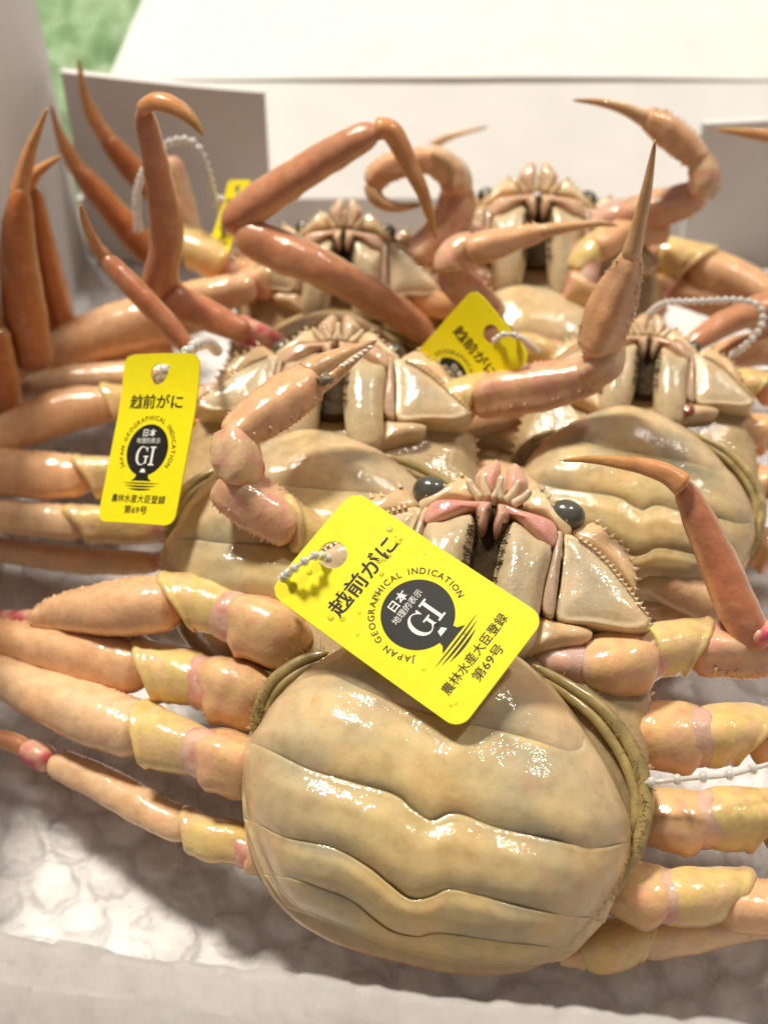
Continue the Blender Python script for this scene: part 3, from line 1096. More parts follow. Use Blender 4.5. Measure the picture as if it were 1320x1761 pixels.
# left claw arm, bent up over the crab behind
limb(front, FRONT, [('coxa', [(580, 990, 44, 34), (552, 950, 50, 36), (530, 920, 53, 36)]),
                    ('sleeve', [(565, 955, 51, 30), (538, 925, 54, 37), (512, 908, 56, 39), (492, 895, 58, 38)]),
                    ('arm', [(512, 915, 56, 36), (478, 892, 58, 43), (440, 868, 60, 46), (408, 846, 62, 43), (382, 824, 63, 33)]),
                    ('joint', [(410, 822, 63, 28), (420, 806, 65, 34), (418, 790, 66, 34)]),
                    ('wrist', [(404, 832, 64, 34), (410, 800, 67, 41), (404, 768, 69, 38), (402, 740, 70, 27)]),
                    ('palm', [(392, 756, 70, 28), (425, 733, 71, 36), (465, 706, 72, 42), (505, 676, 73, 41), (542, 648, 74, 31)]),
                    ('finger', [(522, 648, 74, 27), (552, 628, 75, 20), (600, 605, 75, 12), (648, 586, 75, 3.5)]),
                    ('finger', [(538, 664, 73, 20), (570, 646, 73, 15), (605, 618, 74, 10), (643, 590, 74.6, 3)])], 'claw_arm')
# right side
limb(front, FRONT, [('coxa', [(925, 1135, 44, 38), (965, 1142, 46, 44), (1010, 1145, 46, 46)]),
                    ('block', [(1000, 1145, 46, 44), (1040, 1143, 47, 54), (1085, 1136, 47, 54), (1112, 1128, 46, 40)]),
                    ('sleeve', [(1095, 1126, 47, 38), (1130, 1118, 47, 46), (1170, 1112, 46, 46), (1206, 1110, 45, 44)]),
                    ('arm', [(1185, 1115, 45, 42), (1235, 1116, 45, 46), (1290, 1115, 44, 47), (1350, 1112, 43, 40), (1410, 1108, 42, 30)]),
                    ('joint', [(1290, 1098, 50, 14), (1318, 1090, 50, 20), (1345, 1085, 50, 18)])], 'claw_arm')
limb(front, FRONT, [('coxa', [(1045, 1235, 34, 38), (1075, 1240, 35, 42), (1100, 1250, 35, 44)]),
                    ('block', [(1080, 1250, 36, 42), (1120, 1262, 37, 56), (1165, 1268, 37, 57), (1205, 1266, 36, 44)]),
                    ('sleeve', [(1190, 1268, 36, 44), (1225, 1264, 37, 53), (1270, 1262, 36, 52), (1310, 1266, 35, 50)]),
                    ('merus', [(1285, 1268, 35, 47), (1360, 1275, 34, 50), (1450, 1290, 32, 44)])])
limb(front, FRONT, [('block', [(1090, 1400, 30, 40), (1140, 1408, 32, 51), (1180, 1414, 32, 52), (1220, 1414, 32, 42)]),
                    ('sleeve', [(1200, 1412, 32, 43), (1240, 1406, 32, 53), (1290, 1408, 31, 54), (1335, 1412, 30, 52)]),
                    ('merus', [(1310, 1412, 30, 48), (1390, 1425, 29, 50), (1480, 1440, 27, 44)])])
limb(front, FRONT, [('block', [(1030, 1520, 25, 36), (1075, 1530, 27, 48), (1115, 1541, 28, 50), (1150, 1545, 27, 40)]),
                    ('sleeve', [(1128, 1545, 27, 40), (1170, 1541, 28, 48), (1225, 1540, 27, 46), (1285, 1530, 26, 30)]),
                    ('merus', [(1235, 1552, 26, 42), (1300, 1560, 25, 46), (1380, 1565, 24, 46), (1470, 1570, 22, 40)])])
limb(front, FRONT, [('block', [(960, 1640, 14, 18), (990, 1640, 15, 24), (1012, 1636, 15, 26)]),
                    ('sleeve', [(995, 1638, 15, 24), (1030, 1630, 16, 40), (1075, 1618, 16, 42), (1120, 1600, 15, 34)]),
                    ('merus_pale', [(1085, 1615, 15, 36), (1160, 1604, 15, 38), (1250, 1590, 14, 34), (1380, 1570, 13, 30)])])
# a walking leg of the front crab folded up behind the claw arm
limb(front, FRONT, [('redshin', [(1310, 1120, 46, 40), (1270, 1050, 52, 42), (1225, 945, 60, 38), (1190, 870, 66, 30), (1168, 825, 70, 20)]),
                    ('tip', [(1180, 838, 70, 24), (1140, 812, 72, 18), (1075, 796, 73, 13), (1010, 790, 73, 7), (960, 792, 73, 2)])])


def place(px, py, k, rz, tilt, roll, scale, landmark=(0, 52, 5)):
    f = Frame((0, 0, 0), rz, tilt, roll, scale)
    f.o = at(px, py, k) - f.R @ (np.array(landmark, float) * scale)
    return f


# ---- the crab behind it on the left
FL = place(577, 602, 59, -3, 14, 0, 0.92)
crab_l = make_crab(FL, 'crab wearing an upright yellow tag beside its belly, behind the raised claw')
limb(crab_l, FL, [('coxa', [(400, 700, 42, 26), (380, 688, 44, 30), (350, 690, 44, 30)]),
                  ('block', [(370, 690, 43, 30), (335, 695, 43, 36), (300, 690, 42, 32)])], 'claw_arm')
limb(crab_l, FL, [('block', [(360, 740, 36, 28), (320, 720, 38, 36), (270, 700, 37, 34)]),
                  ('sleeve', [(285, 702, 37, 28), (235, 694, 36, 32), (185, 692, 34, 34)]),
                  ('merus', [(210, 694, 34, 30), (120, 706, 33, 41), (40, 735, 31, 38), (-60, 775, 28, 30)])])
limb(crab_l, FL, [('block', [(350, 810, 33, 30), (310, 815, 34, 40), (250, 815, 34, 38)]),
                  ('sleeve', [(260, 818, 34, 32), (200, 818, 33, 36), (140, 818, 32, 38)]),
                  ('merus', [(165, 820, 31, 34), (80, 818, 30, 42), (0, 812, 28, 42), (-80, 808, 26, 36)])])
limb(crab_l, FL, [('block', [(400, 900, 26, 26), (350, 905, 27, 34), (300, 905, 27, 32)]),
                  ('sleeve', [(310, 905, 27, 26), (230, 902, 27, 34), (120, 900, 26, 34)]),
                  ('merus_pale', [(150, 902, 26, 30), (60, 893, 25, 31), (-60, 882, 23, 27)])])
limb(crab_l, FL, [('block', [(400, 960, 16, 20), (330, 968, 17, 24), (270, 970, 17, 22)]),
                  ('merus_pale', [(280, 970, 16, 20), (150, 966, 15, 23), (30, 950, 14, 22), (-60, 940, 13, 20)])])
limb(crab_l, FL, [('coxa', [(625, 760, 40, 26), (652, 745, 43, 32), (690, 735, 44, 36)]),
                  ('block', [(660, 742, 44, 30), (690, 732, 46, 42), (730, 718, 46, 42), (755, 708, 46, 32)]),
                  ('sleeve', [(735, 712, 47, 30), (770, 698, 48, 38), (800, 688, 49, 40), (830, 680, 50, 38)]),
                  ('arm', [(810, 684, 50, 36), (870, 672, 53, 42), (940, 662, 56, 41), (1000, 648, 59, 34), (1045, 630, 61, 24)]),
                  ('wrist', [(1000, 650, 60, 26), (1030, 628, 63, 34), (1038, 600, 66, 36), (1030, 580, 68, 30)]),
                  ('palm', [(1020, 610, 66, 30), (1038, 565, 72, 38), (1058, 515, 79, 37), (1078, 465, 86, 25), (1088, 430, 90, 16)]),
                  ('finger', [(1082, 450, 88, 18), (1098, 385, 96, 12), (1112, 320, 104, 9), (1126, 240, 113, 2.5)])], 'claw_arm')
limb(crab_l, FL, [('coxa', [(680, 790, 33, 26), (705, 790, 35, 30), (735, 795, 36, 28)]),
                  ('block', [(720, 795, 37, 24), (765, 800, 38, 30), (810, 806, 38, 30)]),
                  ('merus_pale', [(800, 808, 38, 26), (880, 840, 37, 40), (980, 895, 35, 46), (1080, 950, 32, 47), (1170, 1005, 29, 44), (1260, 1055, 26, 34)])])
limb(crab_l, FL, [('merus_pale', [(900, 930, 22, 30), (1020, 985, 22, 34), (1130, 1030, 22, 36), (1240, 1080, 21, 34), (1350, 1120, 20, 28)])])

# ---- the crab behind it on the right
FR = place(1116, 590, 52, -10, 17, 0, 0.76)
crab_r = make_crab(FR, 'crab with a red speck on its brown fringe under the bent arm')
limb(crab_r, FR, [('coxa', [(1160, 650, 40, 18), (1178, 652, 41, 22), (1200, 660, 41, 24)]),
                  ('block', [(1190, 660, 41, 24), (1222, 665, 42, 31), (1250, 664, 42, 26)]),
                  ('sleeve', [(1240, 664, 42, 24), (1275, 664, 42, 30), (1310, 668, 41, 30)]),
                  ('arm', [(1300, 668, 41, 28), (1350, 672, 40, 32), (1420, 680, 38, 26)])], 'claw_arm')
limb(crab_r, FR, [('coxa', [(1225, 735, 34, 24), (1250, 740, 35, 28), (1270, 745, 35, 28)]),
                  ('block', [(1255, 745, 35, 26), (1285, 746, 36, 34), (1320, 742, 36, 32)]),
                  ('merus', [(1310, 745, 35, 30), (1370, 750, 34, 32), (1440, 758, 33, 28)])])
limb(crab_r, FR, [('block', [(1250, 830, 30, 22), (1285, 832, 31, 32), (1320, 832, 31, 30)]),
                  ('merus', [(1310, 832, 30, 30), (1370, 838, 29, 32), (1440, 846, 28, 28)])])
limb(crab_r, FR, [('coxa', [(1235, 925, 24, 20), (1262, 925, 25, 26), (1285, 930, 25, 26)]),
                  ('block', [(1275, 930, 26, 26), (1305, 940, 26, 36), (1345, 955, 26, 34)])])
limb(crab_r, FR, [('coxa', [(860, 545, 42, 24), (838, 530, 44, 28), (815, 512, 46, 28)]),
                  ('arm', [(850, 538, 46, 28), (810, 508, 52, 32), (782, 478, 57, 30), (772, 452, 60, 22)]),
                  ('wrist', [(775, 470, 60, 24), (775, 450, 62, 28), (795, 430, 64, 28), (815, 425, 65, 22)]),
                  ('palm', [(800, 432, 65, 24), (840, 422, 66, 27), (890, 408, 67, 20), (940, 396, 68, 13)]),
                  ('finger', [(925, 399, 68, 14), (985, 389, 69, 9), (1030, 384, 69, 6), (1062, 388, 69, 2.5)])], 'claw_arm')
limb(crab_r, FR, [('merus', [(1190, 650, 30, 20), (1250, 612, 34, 26), (1320, 600, 36, 30), (1400, 600, 36, 26)]),
                  ('shin', [(1180, 598, 42, 18), (1240, 560, 44, 26), (1310, 530, 46, 28), (1400, 500, 48, 24)])])

# ---- the two crabs at the back
FBL = place(590, 410, 56, -4, 40, 0, 0.78)
crab_bl = make_crab(FBL, 'crab at the back panel with one arm curled into a ring beside its mouth')
FBR = place(926, 350, 57, -3, 33, 0, 0.95)
crab_br = make_crab(FBR, 'crab against the white back flap raising a thin claw near the corner tab')
limb(crab_bl, FBL, [('coxa', [(680, 470, 46, 26), (705, 450, 48, 30), (730, 425, 50, 30)]),
                    ('arm', [(710, 450, 50, 28), (755, 410, 54, 33), (782, 360, 60, 31), (785, 315, 66, 24)]),
                    ('wrist', [(788, 335, 65, 24), (780, 300, 69, 27), (752, 278, 72, 27), (725, 272, 73, 20)]),
                    ('palm', [(745, 276, 73, 20), (700, 278, 73, 24), (660, 292, 71, 23), (637, 322, 67, 18)]),
                    ('finger', [(640, 312, 68, 17), (648, 342, 65, 13), (680, 356, 63, 9), (725, 352, 62, 3)])], 'claw_arm')
limb(crab_bl, FBL, [('coxa', [(735, 275, 345, 8), (736, 262, 345, 9), (745, 248, 345, 9)]),
                    ('finger', [(738, 254, 345, 9), (775, 234, 345, 6), (838, 218, 345, 2)])], 'claw_arm')
limb(crab_br, FBR, [('coxa', [(1020, 395, 50, 22), (1050, 375, 53, 26), (1080, 365, 55, 26)]),
                    ('arm', [(1060, 372, 55, 22), (1110, 362, 58, 29), (1165, 350, 61, 29), (1208, 328, 64, 22)]),
                    ('wrist', [(1200, 340, 64, 20), (1210, 312, 68, 25), (1205, 285, 71, 25), (1195, 268, 73, 20)]),
                    ('palm', [(1208, 282, 72, 20), (1180, 252, 75, 28), (1140, 220, 79, 29), (1105, 202, 82, 18)]),
                    ('finger', [(1115, 208, 81, 17), (1075, 188, 84, 11), (1030, 176, 86, 7), (984, 172, 87, 2.5)])], 'claw_arm')
limb(crab_br, FBR, [('block', [(1065, 430, 40, 26), (1105, 432, 41, 34), (1140, 438, 41, 32)]),
                    ('sleeve', [(1125, 436, 41, 30), (1165, 445, 41, 36), (1205, 456, 40, 38)]),
                    ('merus', [(1185, 452, 40, 34), (1250, 480, 38, 40), (1330, 522, 34, 38), (1420, 560, 30, 32)])])
limb(crab_br, FBR, [('block', [(1080, 480, 34, 22), (1120, 488, 35, 28), (1160, 498, 35, 26)]),
                    ('merus', [(1145, 495, 34, 24), (1220, 515, 33, 30), (1320, 550, 30, 28), (1400, 580, 28, 24)])])
limb(crab_br, FBR, [('block', [(1050, 540, 28, 20), (1100, 545, 29, 26), (1140, 548, 29, 24)])])
limb(crab_br, FBR, [('coxa', [(820, 400, 50, 22), (795, 400, 52, 24), (770, 405, 52, 22)])], 'claw_arm')
limb(crab_br, FBR, [('tip', [(1400, 250, 66, 18), (1330, 235, 68, 14), (1230, 222, 70, 3)])])

limb(crab_r, FR, [('block', [(1010, 640, 36, 22), (975, 622, 40, 30), (935, 606, 42, 28)]),
                  ('sleeve', [(950, 612, 43, 24), (915, 600, 44, 30), (880, 592, 44, 30)]),
                  ('merus', [(900, 598, 43, 26), (850, 590, 42, 30), (790, 592, 38, 26)])])
limb(crab_r, FR, [('block', [(1020, 720, 26, 22), (960, 705, 30, 30), (915, 700, 31, 28)]),
                  ('merus_pale', [(930, 702, 31, 26), (850, 712, 30, 32), (760, 735, 27, 28)])])
limb(crab_br, FBR, [('block', [(870, 500, 38, 22), (840, 490, 41, 28), (805, 480, 43, 26)]),
                    ('merus', [(830, 520, 40, 26), (770, 520, 42, 32), (700, 500, 42, 30), (640, 480, 40, 24)])])
limb(crab_br, FBR, [('block', [(1030, 520, 40, 22), (1000, 500, 44, 28), (975, 480, 46, 24)]),
                    ('sleeve', [(990, 470, 47, 22), (1010, 440, 50, 26), (1040, 415, 52, 26)]),
                    ('merus', [(1020, 430, 52, 24), (1080, 400, 53, 27), (1150, 395, 52, 24)])])
limb(crab_bl, FBL, [('block', [(500, 470, 44, 24), (460, 480, 45, 30), (425, 492, 45, 28)]),
                    ('merus_pale', [(440, 490, 46, 26), (385, 505, 46, 30), (330, 512, 44, 28), (270, 530, 40, 22)])])
# standing legs of the crabs on the left
limb(crab_bl, FBL, [('shin', [(745, 585, 262, 26), (665, 525, 260, 34), (560, 465, 258, 38), (470, 425, 264, 42), (405, 392, 268, 36)]),
                    ('shin', [(385, 395, 270, 24), (420, 365, 270, 36), (500, 310, 272, 36), (590, 255, 274, 33), (652, 222, 275, 26)]),
                    ('tip', [(640, 222, 275, 22), (672, 225, 275, 22), (700, 275, 272, 18), (728, 335, 268, 13), (750, 412, 264, 3)])])
limb(crab_l, FL, [('joint', [(520, 620, 254, 24), (450, 582, 252, 27), (400, 560, 252, 26)]),
                  ('redshin', [(430, 575, 248, 24), (370, 548, 251, 32), (315, 525, 254, 38), (282, 500, 256, 34)]),
                  ('redshin', [(292, 520, 256, 26), (278, 480, 256, 36), (287, 400, 256, 33), (270, 290, 257, 26), (250, 205, 258, 22), (246, 180, 258, 18)]),
                  ('tip', [(240, 190, 258, 18), (268, 174, 257, 20), (305, 186, 255, 18), (332, 208, 253, 11), (350, 234, 251, 2.5)])])
limb(crab_l, FL, [('redshin', [(335, 610, 236, 14), (290, 560, 240, 22), (230, 495, 245, 22), (178, 440, 250, 17)]),
                  ('tip', [(184, 446, 250, 16), (164, 420, 251, 12), (148, 385, 252, 8), (138, 350, 253, 3)])])
limb(crab_bl, FBL, [('block', [(480, 500, 40, 30), (420, 470, 43, 34), (370, 448, 45, 32)]),
                    ('sleeve', [(390, 460, 46, 30), (345, 435, 48, 34), (310, 420, 49, 30)]),
                    ('merus', [(400, 520, 40, 34), (300, 540, 38, 44), (180, 575, 34, 46), (60, 630, 28, 36), (-40, 680, 24, 28)])])
limb(crab_bl, FBL, [('merus', [(300, 590, 30, 30), (200, 605, 28, 40), (90, 630, 26, 38), (0, 670, 23, 30)]),
                    ('joint', [(60, 640, 26, 22), (30, 625, 28, 26), (10, 590, 34, 24)])])
limb(crab_bl, FBL, [('merus_pale', [(330, 640, 30, 22), (230, 648, 29, 26), (120, 655, 28, 26), (30, 668, 26, 18)])])
limb(crab_bl, FBL, [('dark', [(60, 640, 250, 40), (40, 520, 256, 42), (30, 410, 262, 34), (38, 320, 266, 20)]),
                    ('tip', [(32, 340, 266, 20), (42, 295, 268, 17), (55, 250, 270, 12), (82, 185, 273, 3)])])
limb(crab_bl, FBL, [('dark', [(120, 620, 268, 34), (92, 520, 272, 36), (72, 420, 276, 28), (58, 320, 280, 16)]),
                    ('tip', [(50, 322, 280, 14), (62, 300, 280, 13), (82, 283, 280, 9), (106, 268, 280, 2.5)])])
limb(crab_bl, FBL, [('dark', [(10, 720, 240, 34), (0, 640, 246, 36), (-12, 560, 250, 30)]),
                    ('dark', [(-10, 600, 250, 26), (-20, 500, 254, 20)])])
limb(crab_bl, FBL, [('dark', [(300, 470, 300, 22), (240, 415, 304, 28), (180, 345, 308, 25), (130, 285, 312, 18)]),
                    ('tip', [(138, 298, 312, 17), (118, 262, 313, 14), (102, 228, 314, 9), (88, 180, 315, 2.5)])])
limb(crab_bl, FBL, [('dark', [(270, 340, 320, 18), (228, 292, 322, 24), (180, 235, 324, 18)]),
                    ('tip', [(186, 242, 324, 17), (160, 200, 325, 14), (145, 160, 326, 9), (135, 100, 327, 2.5)])])
limb(crab_bl, FBL, [('wrist', [(330, 430, 300, 24), (312, 370, 304, 26), (300, 310, 308, 22), (292, 270, 310, 14)])])

# ---------------------------------------------------------------- tags
TW, TH = 26.0, 45.0


def rounded(w, h, r, n=8):
    P = []
    for cx, cy, a0 in ((w / 2 - r, h / 2 - r, 0), (-w / 2 + r, h / 2 - r, 90), (-w / 2 + r, -h / 2 + r, 180), (w / 2 - r, -h / 2 + r, 270)):
        for k in range(n + 1):
            a = math.radians(a0 + 90 * k / n)
            P.append((cx + r * math.cos(a), cy + r * math.sin(a)))
    return P


def text_mesh(s, size, bold=0.0, width=None, height=None):
    """flat mesh of a word, centred on the origin, in millimetres"""
    cu = bpy.data.curves.new('word', 'FONT')
    cu.body = s
    cu.size = size
    cu.align_x = 'CENTER'
    cu.offset = bold
    cu.resolution_u = 3
    o = bpy.data.objects.new('word', cu)
    COL.objects.link(o)
    dg = bpy.context.evaluated_depsgraph_get()
    me = bpy.data.meshes.new_from_object(o.evaluated_get(dg))
    V = np.array([v.co[:2] for v in me.vertices])
    Fc = [tuple(p.vertices) for p in me.polygons]
    bpy.data.objects.remove(o)
    bpy.data.curves.remove(cu)
    bpy.data.meshes.remove(me)
    if len(V) == 0:
        return np.zeros((0, 2)), []
    lo, hi = V.min(0), V.max(0)
    V = V - (lo + hi) / 2
    if width:
        V[:, 0] *= width / (hi[0] - lo[0])
    if height:
        V[:, 1] *= height / (hi[1] - lo[1])
    return V, Fc


def poly2(pts):
    return np.array(pts, float), [tuple(range(len(pts)))]


def strip2(A, B):
    n = len(A)
    return np.array(list(A) + list(B), float), [(i, i + 1, n + i + 1, n + i) for i in range(n - 1)]


def shift(m, dx, dy, rot=0.0):
    V, Fc = m
    if len(V):
        c, s = math.cos(rot), math.sin(rot)
        V = np.c_[V[:, 0] * c - V[:, 1] * s, V[:, 0] * s + V[:, 1] * c] + np.array([dx, dy])
    return V, Fc


def join2(ms):
    V, Fc = [], []
    for v, f in ms:
        k = len(V)
        V.extend(v.tolist())
        Fc.extend([tuple(i + k for i in q) for q in f])
    return np.array(V), Fc


def subdivide_tall(V, Fc):
    return V, Fc


def print_layers():
    """tag artwork: black ink, white ink; y = 0 at the tag's middle, hole end up"""
    Y = lambda d: TH / 2 - d
    black, white = [], []
    black.append(shift(text_mesh('越前がに', 4.2, 0.07, 18.0, 3.9), 0, Y(12.6)))
    cy = Y(25.6)
    R = 6.9
    n = 64
    disc = [(R * math.cos(2 * math.pi * k / n), R * math.sin(2 * math.pi * k / n)) for k in range(n)]
    black.append(shift(strip2([(0.0, 0.0)] * (n + 1), [(p[0] / 6, p[1] / 6) for p in disc + disc[:1]]), 0, cy))
    for k in range(1, 6):
        black.append(shift(strip2([(p[0] * k / 6, p[1] * k / 6) for p in disc + disc[:1]], [(p[0] * (k + 1) / 6, p[1] * (k + 1) / 6) for p in disc + disc[:1]]), 0, cy))
    # foot of the disc and the lines of the bowl
    black.append(shift(poly2([(-2.0, -6.4), (2.0, -6.4), (2.2, -7.4), (3.4, -8.3), (-3.4, -8.3), (-2.2, -7.4)]), 0, cy))
    for y0, hw, th in ((-8.75, 6.2, 0.32), (-9.5, 5.3, 0.45), (-10.3, 3.9, 0.5)):
        A = [(x, y0) for x in np.linspace(-hw, hw, 17)]
        B = [(x, y0 - th * (1 - (x / hw) ** 2) - 0.03) for x in np.linspace(-hw, hw, 17)]
        black.append(shift(strip2(A, B), 0, cy))
    word = 'JAPAN GEOGRAPHICAL INDICATION'
    adv = {'I': 0.55, ' ': 0.7, 'J': 0.7, 'L': 0.85, 'G': 1.1, 'O': 1.12, 'N': 1.1, 'D': 1.08, 'C': 1.05}
    tot = sum(adv.get(ch, 1.0) for ch in word)
    a0, a1 = math.radians(216), math.radians(-32)
    acc = 0.0
    for ch in word:
        w = adv.get(ch, 1.0)
        a = a0 + (a1 - a0) * (acc + w / 2) / tot
        acc += w
        if ch != ' ':
            black.append(shift(text_mesh(ch, 1.75, 0.02), 8.65 * math.cos(a), cy + 8.65 * math.sin(a), a - math.pi / 2))
    black.append(shift(text_mesh('農林水産大臣登録', 2.3, 0.02, 18.2, 2.25), 0, Y(38.6)))
    black.append(shift(text_mesh('第69号', 2.3, 0.02, 7.8, 2.2), 0, Y(41.5)))
    white.append(shift(text_mesh('日本', 2.2, 0.03, 4.4, 2.05), 0, cy + 4.6))
    white.append(shift(text_mesh('地理的表示', 1.5, 0.0, 8.0, 1.5), 0, cy + 2.5))
    # serif G and I
    A, B = [], []
    for k in range(33):
        a = math.radians(48 + (330 - 48) * k / 32)
        A.append((2.05 * math.cos(a), 2.55 * math.sin(a)))
        B.append((0.22 + 1.42 * math.cos(a), 2.30 * math.sin(a)))
    G = [strip2(A, B), poly2([(1.25, -2.05), (1.85, -2.05), (1.85, -0.35), (1.25, -0.35)]), poly2([(0.6, -0.36), (2.35, -0.36), (2.35, -0.02), (0.6, -0.02)]),
         poly2([(1.2, 1.75), (1.7, 0.95), (1.78, 2.3), (1.45, 2.35)])]
    white += [shift(g, -1.25, cy - 1.6) for g in G]
    I = [poly2([(-0.36, -2.4), (0.36, -2.4), (0.36, 2.4), (-0.36, 2.4)]), poly2([(-0.95, 2.1), (0.95, 2.1), (0.95, 2.5), (-0.95, 2.5)]), poly2([(-0.95, -2.5), (0.95, -2.5), (0.95, -2.1), (-0.95, -2.1)])]
    white += [shift(g, 2.25, cy - 1.6) for g in I]
    white.append(shift(poly2([(-0.95, -0.45), (0.95, -0.45), (0.55, 0.55), (-0.55, 0.55)]), 0, cy - 5.6))
    return join2(black), join2(white)


BLACK, WHITE = print_layers()
HOLE = (0.0, TH / 2 - 5.3)
HOLE_R = 2.75


def tag_mesh():
    """card outline with a punched hole, built as rings between outline and hole and a plain lower field"""
    n = 48
    V2, Fc = [], []
    ysplit = TH / 2 - 10.6
    # upper block around the hole: square-ish outline to circle
    r = 3.0
    top = []
    per = []
    w, t, b = TW / 2, TH / 2, ysplit
    def edge_point(a):
        d = np.array([math.cos(a), math.sin(a)])
        c = np.array(HOLE)
        best = 1e9
        if d[0] > 1e-9: best = min(best, (w - c[0]) / d[0])
        if d[0] < -1e-9: best = min(best, (-w - c[0]) / d[0])
        if d[1] > 1e-9: best = min(best, (t - c[1]) / d[1])
        if d[1] < -1e-9: best = min(best, (b - c[1]) / d[1])
        p = c + d * best
        for sx in (-1, 1):      # round the two upper corners
            cx, cyy = sx * (w - r), t - r
            if p[0] * sx > w - r and p[1] > t - r:
                cc = np.array([cx, cyy])
                # intersect ray with the corner arc
                oc = c - cc
                B = oc @ d
                Cq = oc @ oc - r * r
                p = c + d * (-B + math.sqrt(max(0, B * B - Cq)))
        return p
    angs = sorted(set([2 * math.pi * k / n for k in range(n)] + [math.atan2(b - HOLE[1], sx * w) % (2 * math.pi) for sx in (-1, 1)]))
    m = len(angs)
    for a in angs:
        V2.append((HOLE[0] + HOLE_R * math.cos(a), HOLE[1] + HOLE_R * math.sin(a)))
    for f in (0.35, 0.7, 1.0):
        for k, a in enumerate(angs):
            p0 = np.array(V2[k])
            V2.append(tuple(p0 * (1 - f) + edge_point(a) * f))
    for ringk in range(3):
        for k in range(m):
            k2 = (k + 1) % m
            Fc.append((ringk * m + k, (ringk + 1) * m + k, (ringk + 1) * m + k2, ringk * m + k2))
    # lower field in rows; narrow at the rounded bottom corners
    ys = np.r_[np.linspace(ysplit, -TH / 2 + r, 16), -TH / 2 + r - r * np.sin(np.linspace(0, math.pi / 2, 7)[1:])]
    xs = np.linspace(-1, 1, 17)
    base = len(V2)
    for y in ys:
        hw = w if y >= -TH / 2 + r else w - r + math.sqrt(max(0.0, r * r - (-TH / 2 + r - y) ** 2))
        for x in xs:
            V2.append((x * hw, y))
    for i in range(len(ys) - 1):
        for j in range(16):
            Fc.append((base + i * 17 + j, base + (i + 1) * 17 + j, base + (i + 1) * 17 + j + 1, base + i * 17 + j + 1))
    return np.array(V2), Fc, m


TAG2D = tag_mesh()


def make_tag(label, centre, right, upv, bend, size=1.0, tie=None, beads=None):
    """bend(x, y) -> offset out of the tag's plane"""
    x = np.asarray(right, float)
    x /= np.linalg.norm(x)
    y = np.asarray(upv, float)
    y -= x * (x @ y)
    y /= np.linalg.norm(y)
    z = np.cross(x, y)
    M = np.eye(4)
    M[:3, 0], M[:3, 1], M[:3, 2] = x * size, y * size, z * size
    M[:3, 3] = np.asarray(centre) * MM
    V2, Fc, m = TAG2D
    n = len(V2)
    t = 0.45
    V = [(p[0], p[1], bend(*p)) for p in V2] + [(p[0], p[1], bend(*p) - t) for p in V2]
    F2 = list(Fc) + [tuple(i + n for i in f[::-1]) for f in Fc]
    # close the rim and the hole where an edge belongs to one face
    cnt = {}
    for f in Fc:
        for i in range(len(f)):
            e = (f[i], f[(i + 1) % len(f)])
            cnt[tuple(sorted(e))] = cnt.get(tuple(sorted(e)), 0) + 1
    for f in Fc:
        for i in range(len(f)):
            a, b = f[i], f[(i + 1) % len(f)]
            if cnt[tuple(sorted((a, b)))] == 1 and not (abs(V2[a][1] - (TH / 2 - 10.6)) < 1e-6 and abs(V2[b][1] - (TH / 2 - 10.6)) < 1e-6):
                F2.append((a, a + n, b + n, b))
    o = make('crab_tag', V, F2, M_TAG, None, smooth=False)
    o.matrix_world = Matrix(M.tolist())
    tag(o, label, 'tag', 'yellow tags tied to the crabs')
    for nm, (v, f), mat, h in (('lettering', BLACK, M_INK, 0.05), ('emblem_lettering', WHITE, M_WHITE_INK, 0.10)):
        if len(v):
            make(nm, [(p[0], p[1], bend(p[0], p[1]) + h) for p in v], f, mat, o, smooth=False)
    return o


_bead_mesh = None


def make_tie(pts, parent, r=0.42, bead=1.05, gap=3.4):
    """moulded nylon tie: a thin strand with a bead every few millimetres, in world millimetres"""
    global _bead_mesh
    q = catmull(pts, max(12, int(len(pts) * 14)))
    inv = np.array(parent.matrix_world.inverted())
    def to_local(w):
        w = np.asarray(w, float) * MM
        return (np.c_[w, np.ones(len(w))] @ inv.T)[:, :3] / MM
    V, Fc = strand(q, r, 8, 1.0)
    o = make('tie', to_local(V), Fc, M_NYLON, parent)
    d = np.r_[0, np.cumsum(np.linalg.norm(np.diff(q, axis=0), axis=1))]
    nb = max(2, int(d[-1] / gap))
    if _bead_mesh is None:
        V = []
        for i in range(9):
            a = math.pi * i / 8
            for j in range(12):
                b = 2 * math.pi * j / 12
                V.append((math.sin(a) * math.cos(b), math.sin(a) * math.sin(b), math.cos(a) * 0.8))
        bo = make('bead', V, [f[::-1] for f in grid_faces(9, 12, True)], M_NYLON, o)
        _bead_mesh = bo.data
        bpy.data.objects.remove(bo)
    sc = Matrix(parent.matrix_world).to_scale()[0]
    for k in range(nb):
        s = d[-1] * (k + 0.5) / nb
        p = np.array([np.interp(s, d, q[:, j]) for j in range(3)])
        i = min(len(q) - 2, max(0, int(np.searchsorted(d, s) - 1)))
        t = Vector((q[i + 1] - q[i]).tolist()).normalized()
        b = bpy.data.objects.new('bead', _bead_mesh)
        COL.objects.link(b)
        b.parent = o
        rot = t.to_track_quat('Z', 'Y').to_matrix().to_4x4()
        b.matrix_local = parent.matrix_world.inverted() @ Matrix.Translation(Vector(p.tolist()) * MM) @ rot @ Matrix.Scale(bead, 4)
    return o


def px_dir(a, b):
    return at(*b) - at(*a)


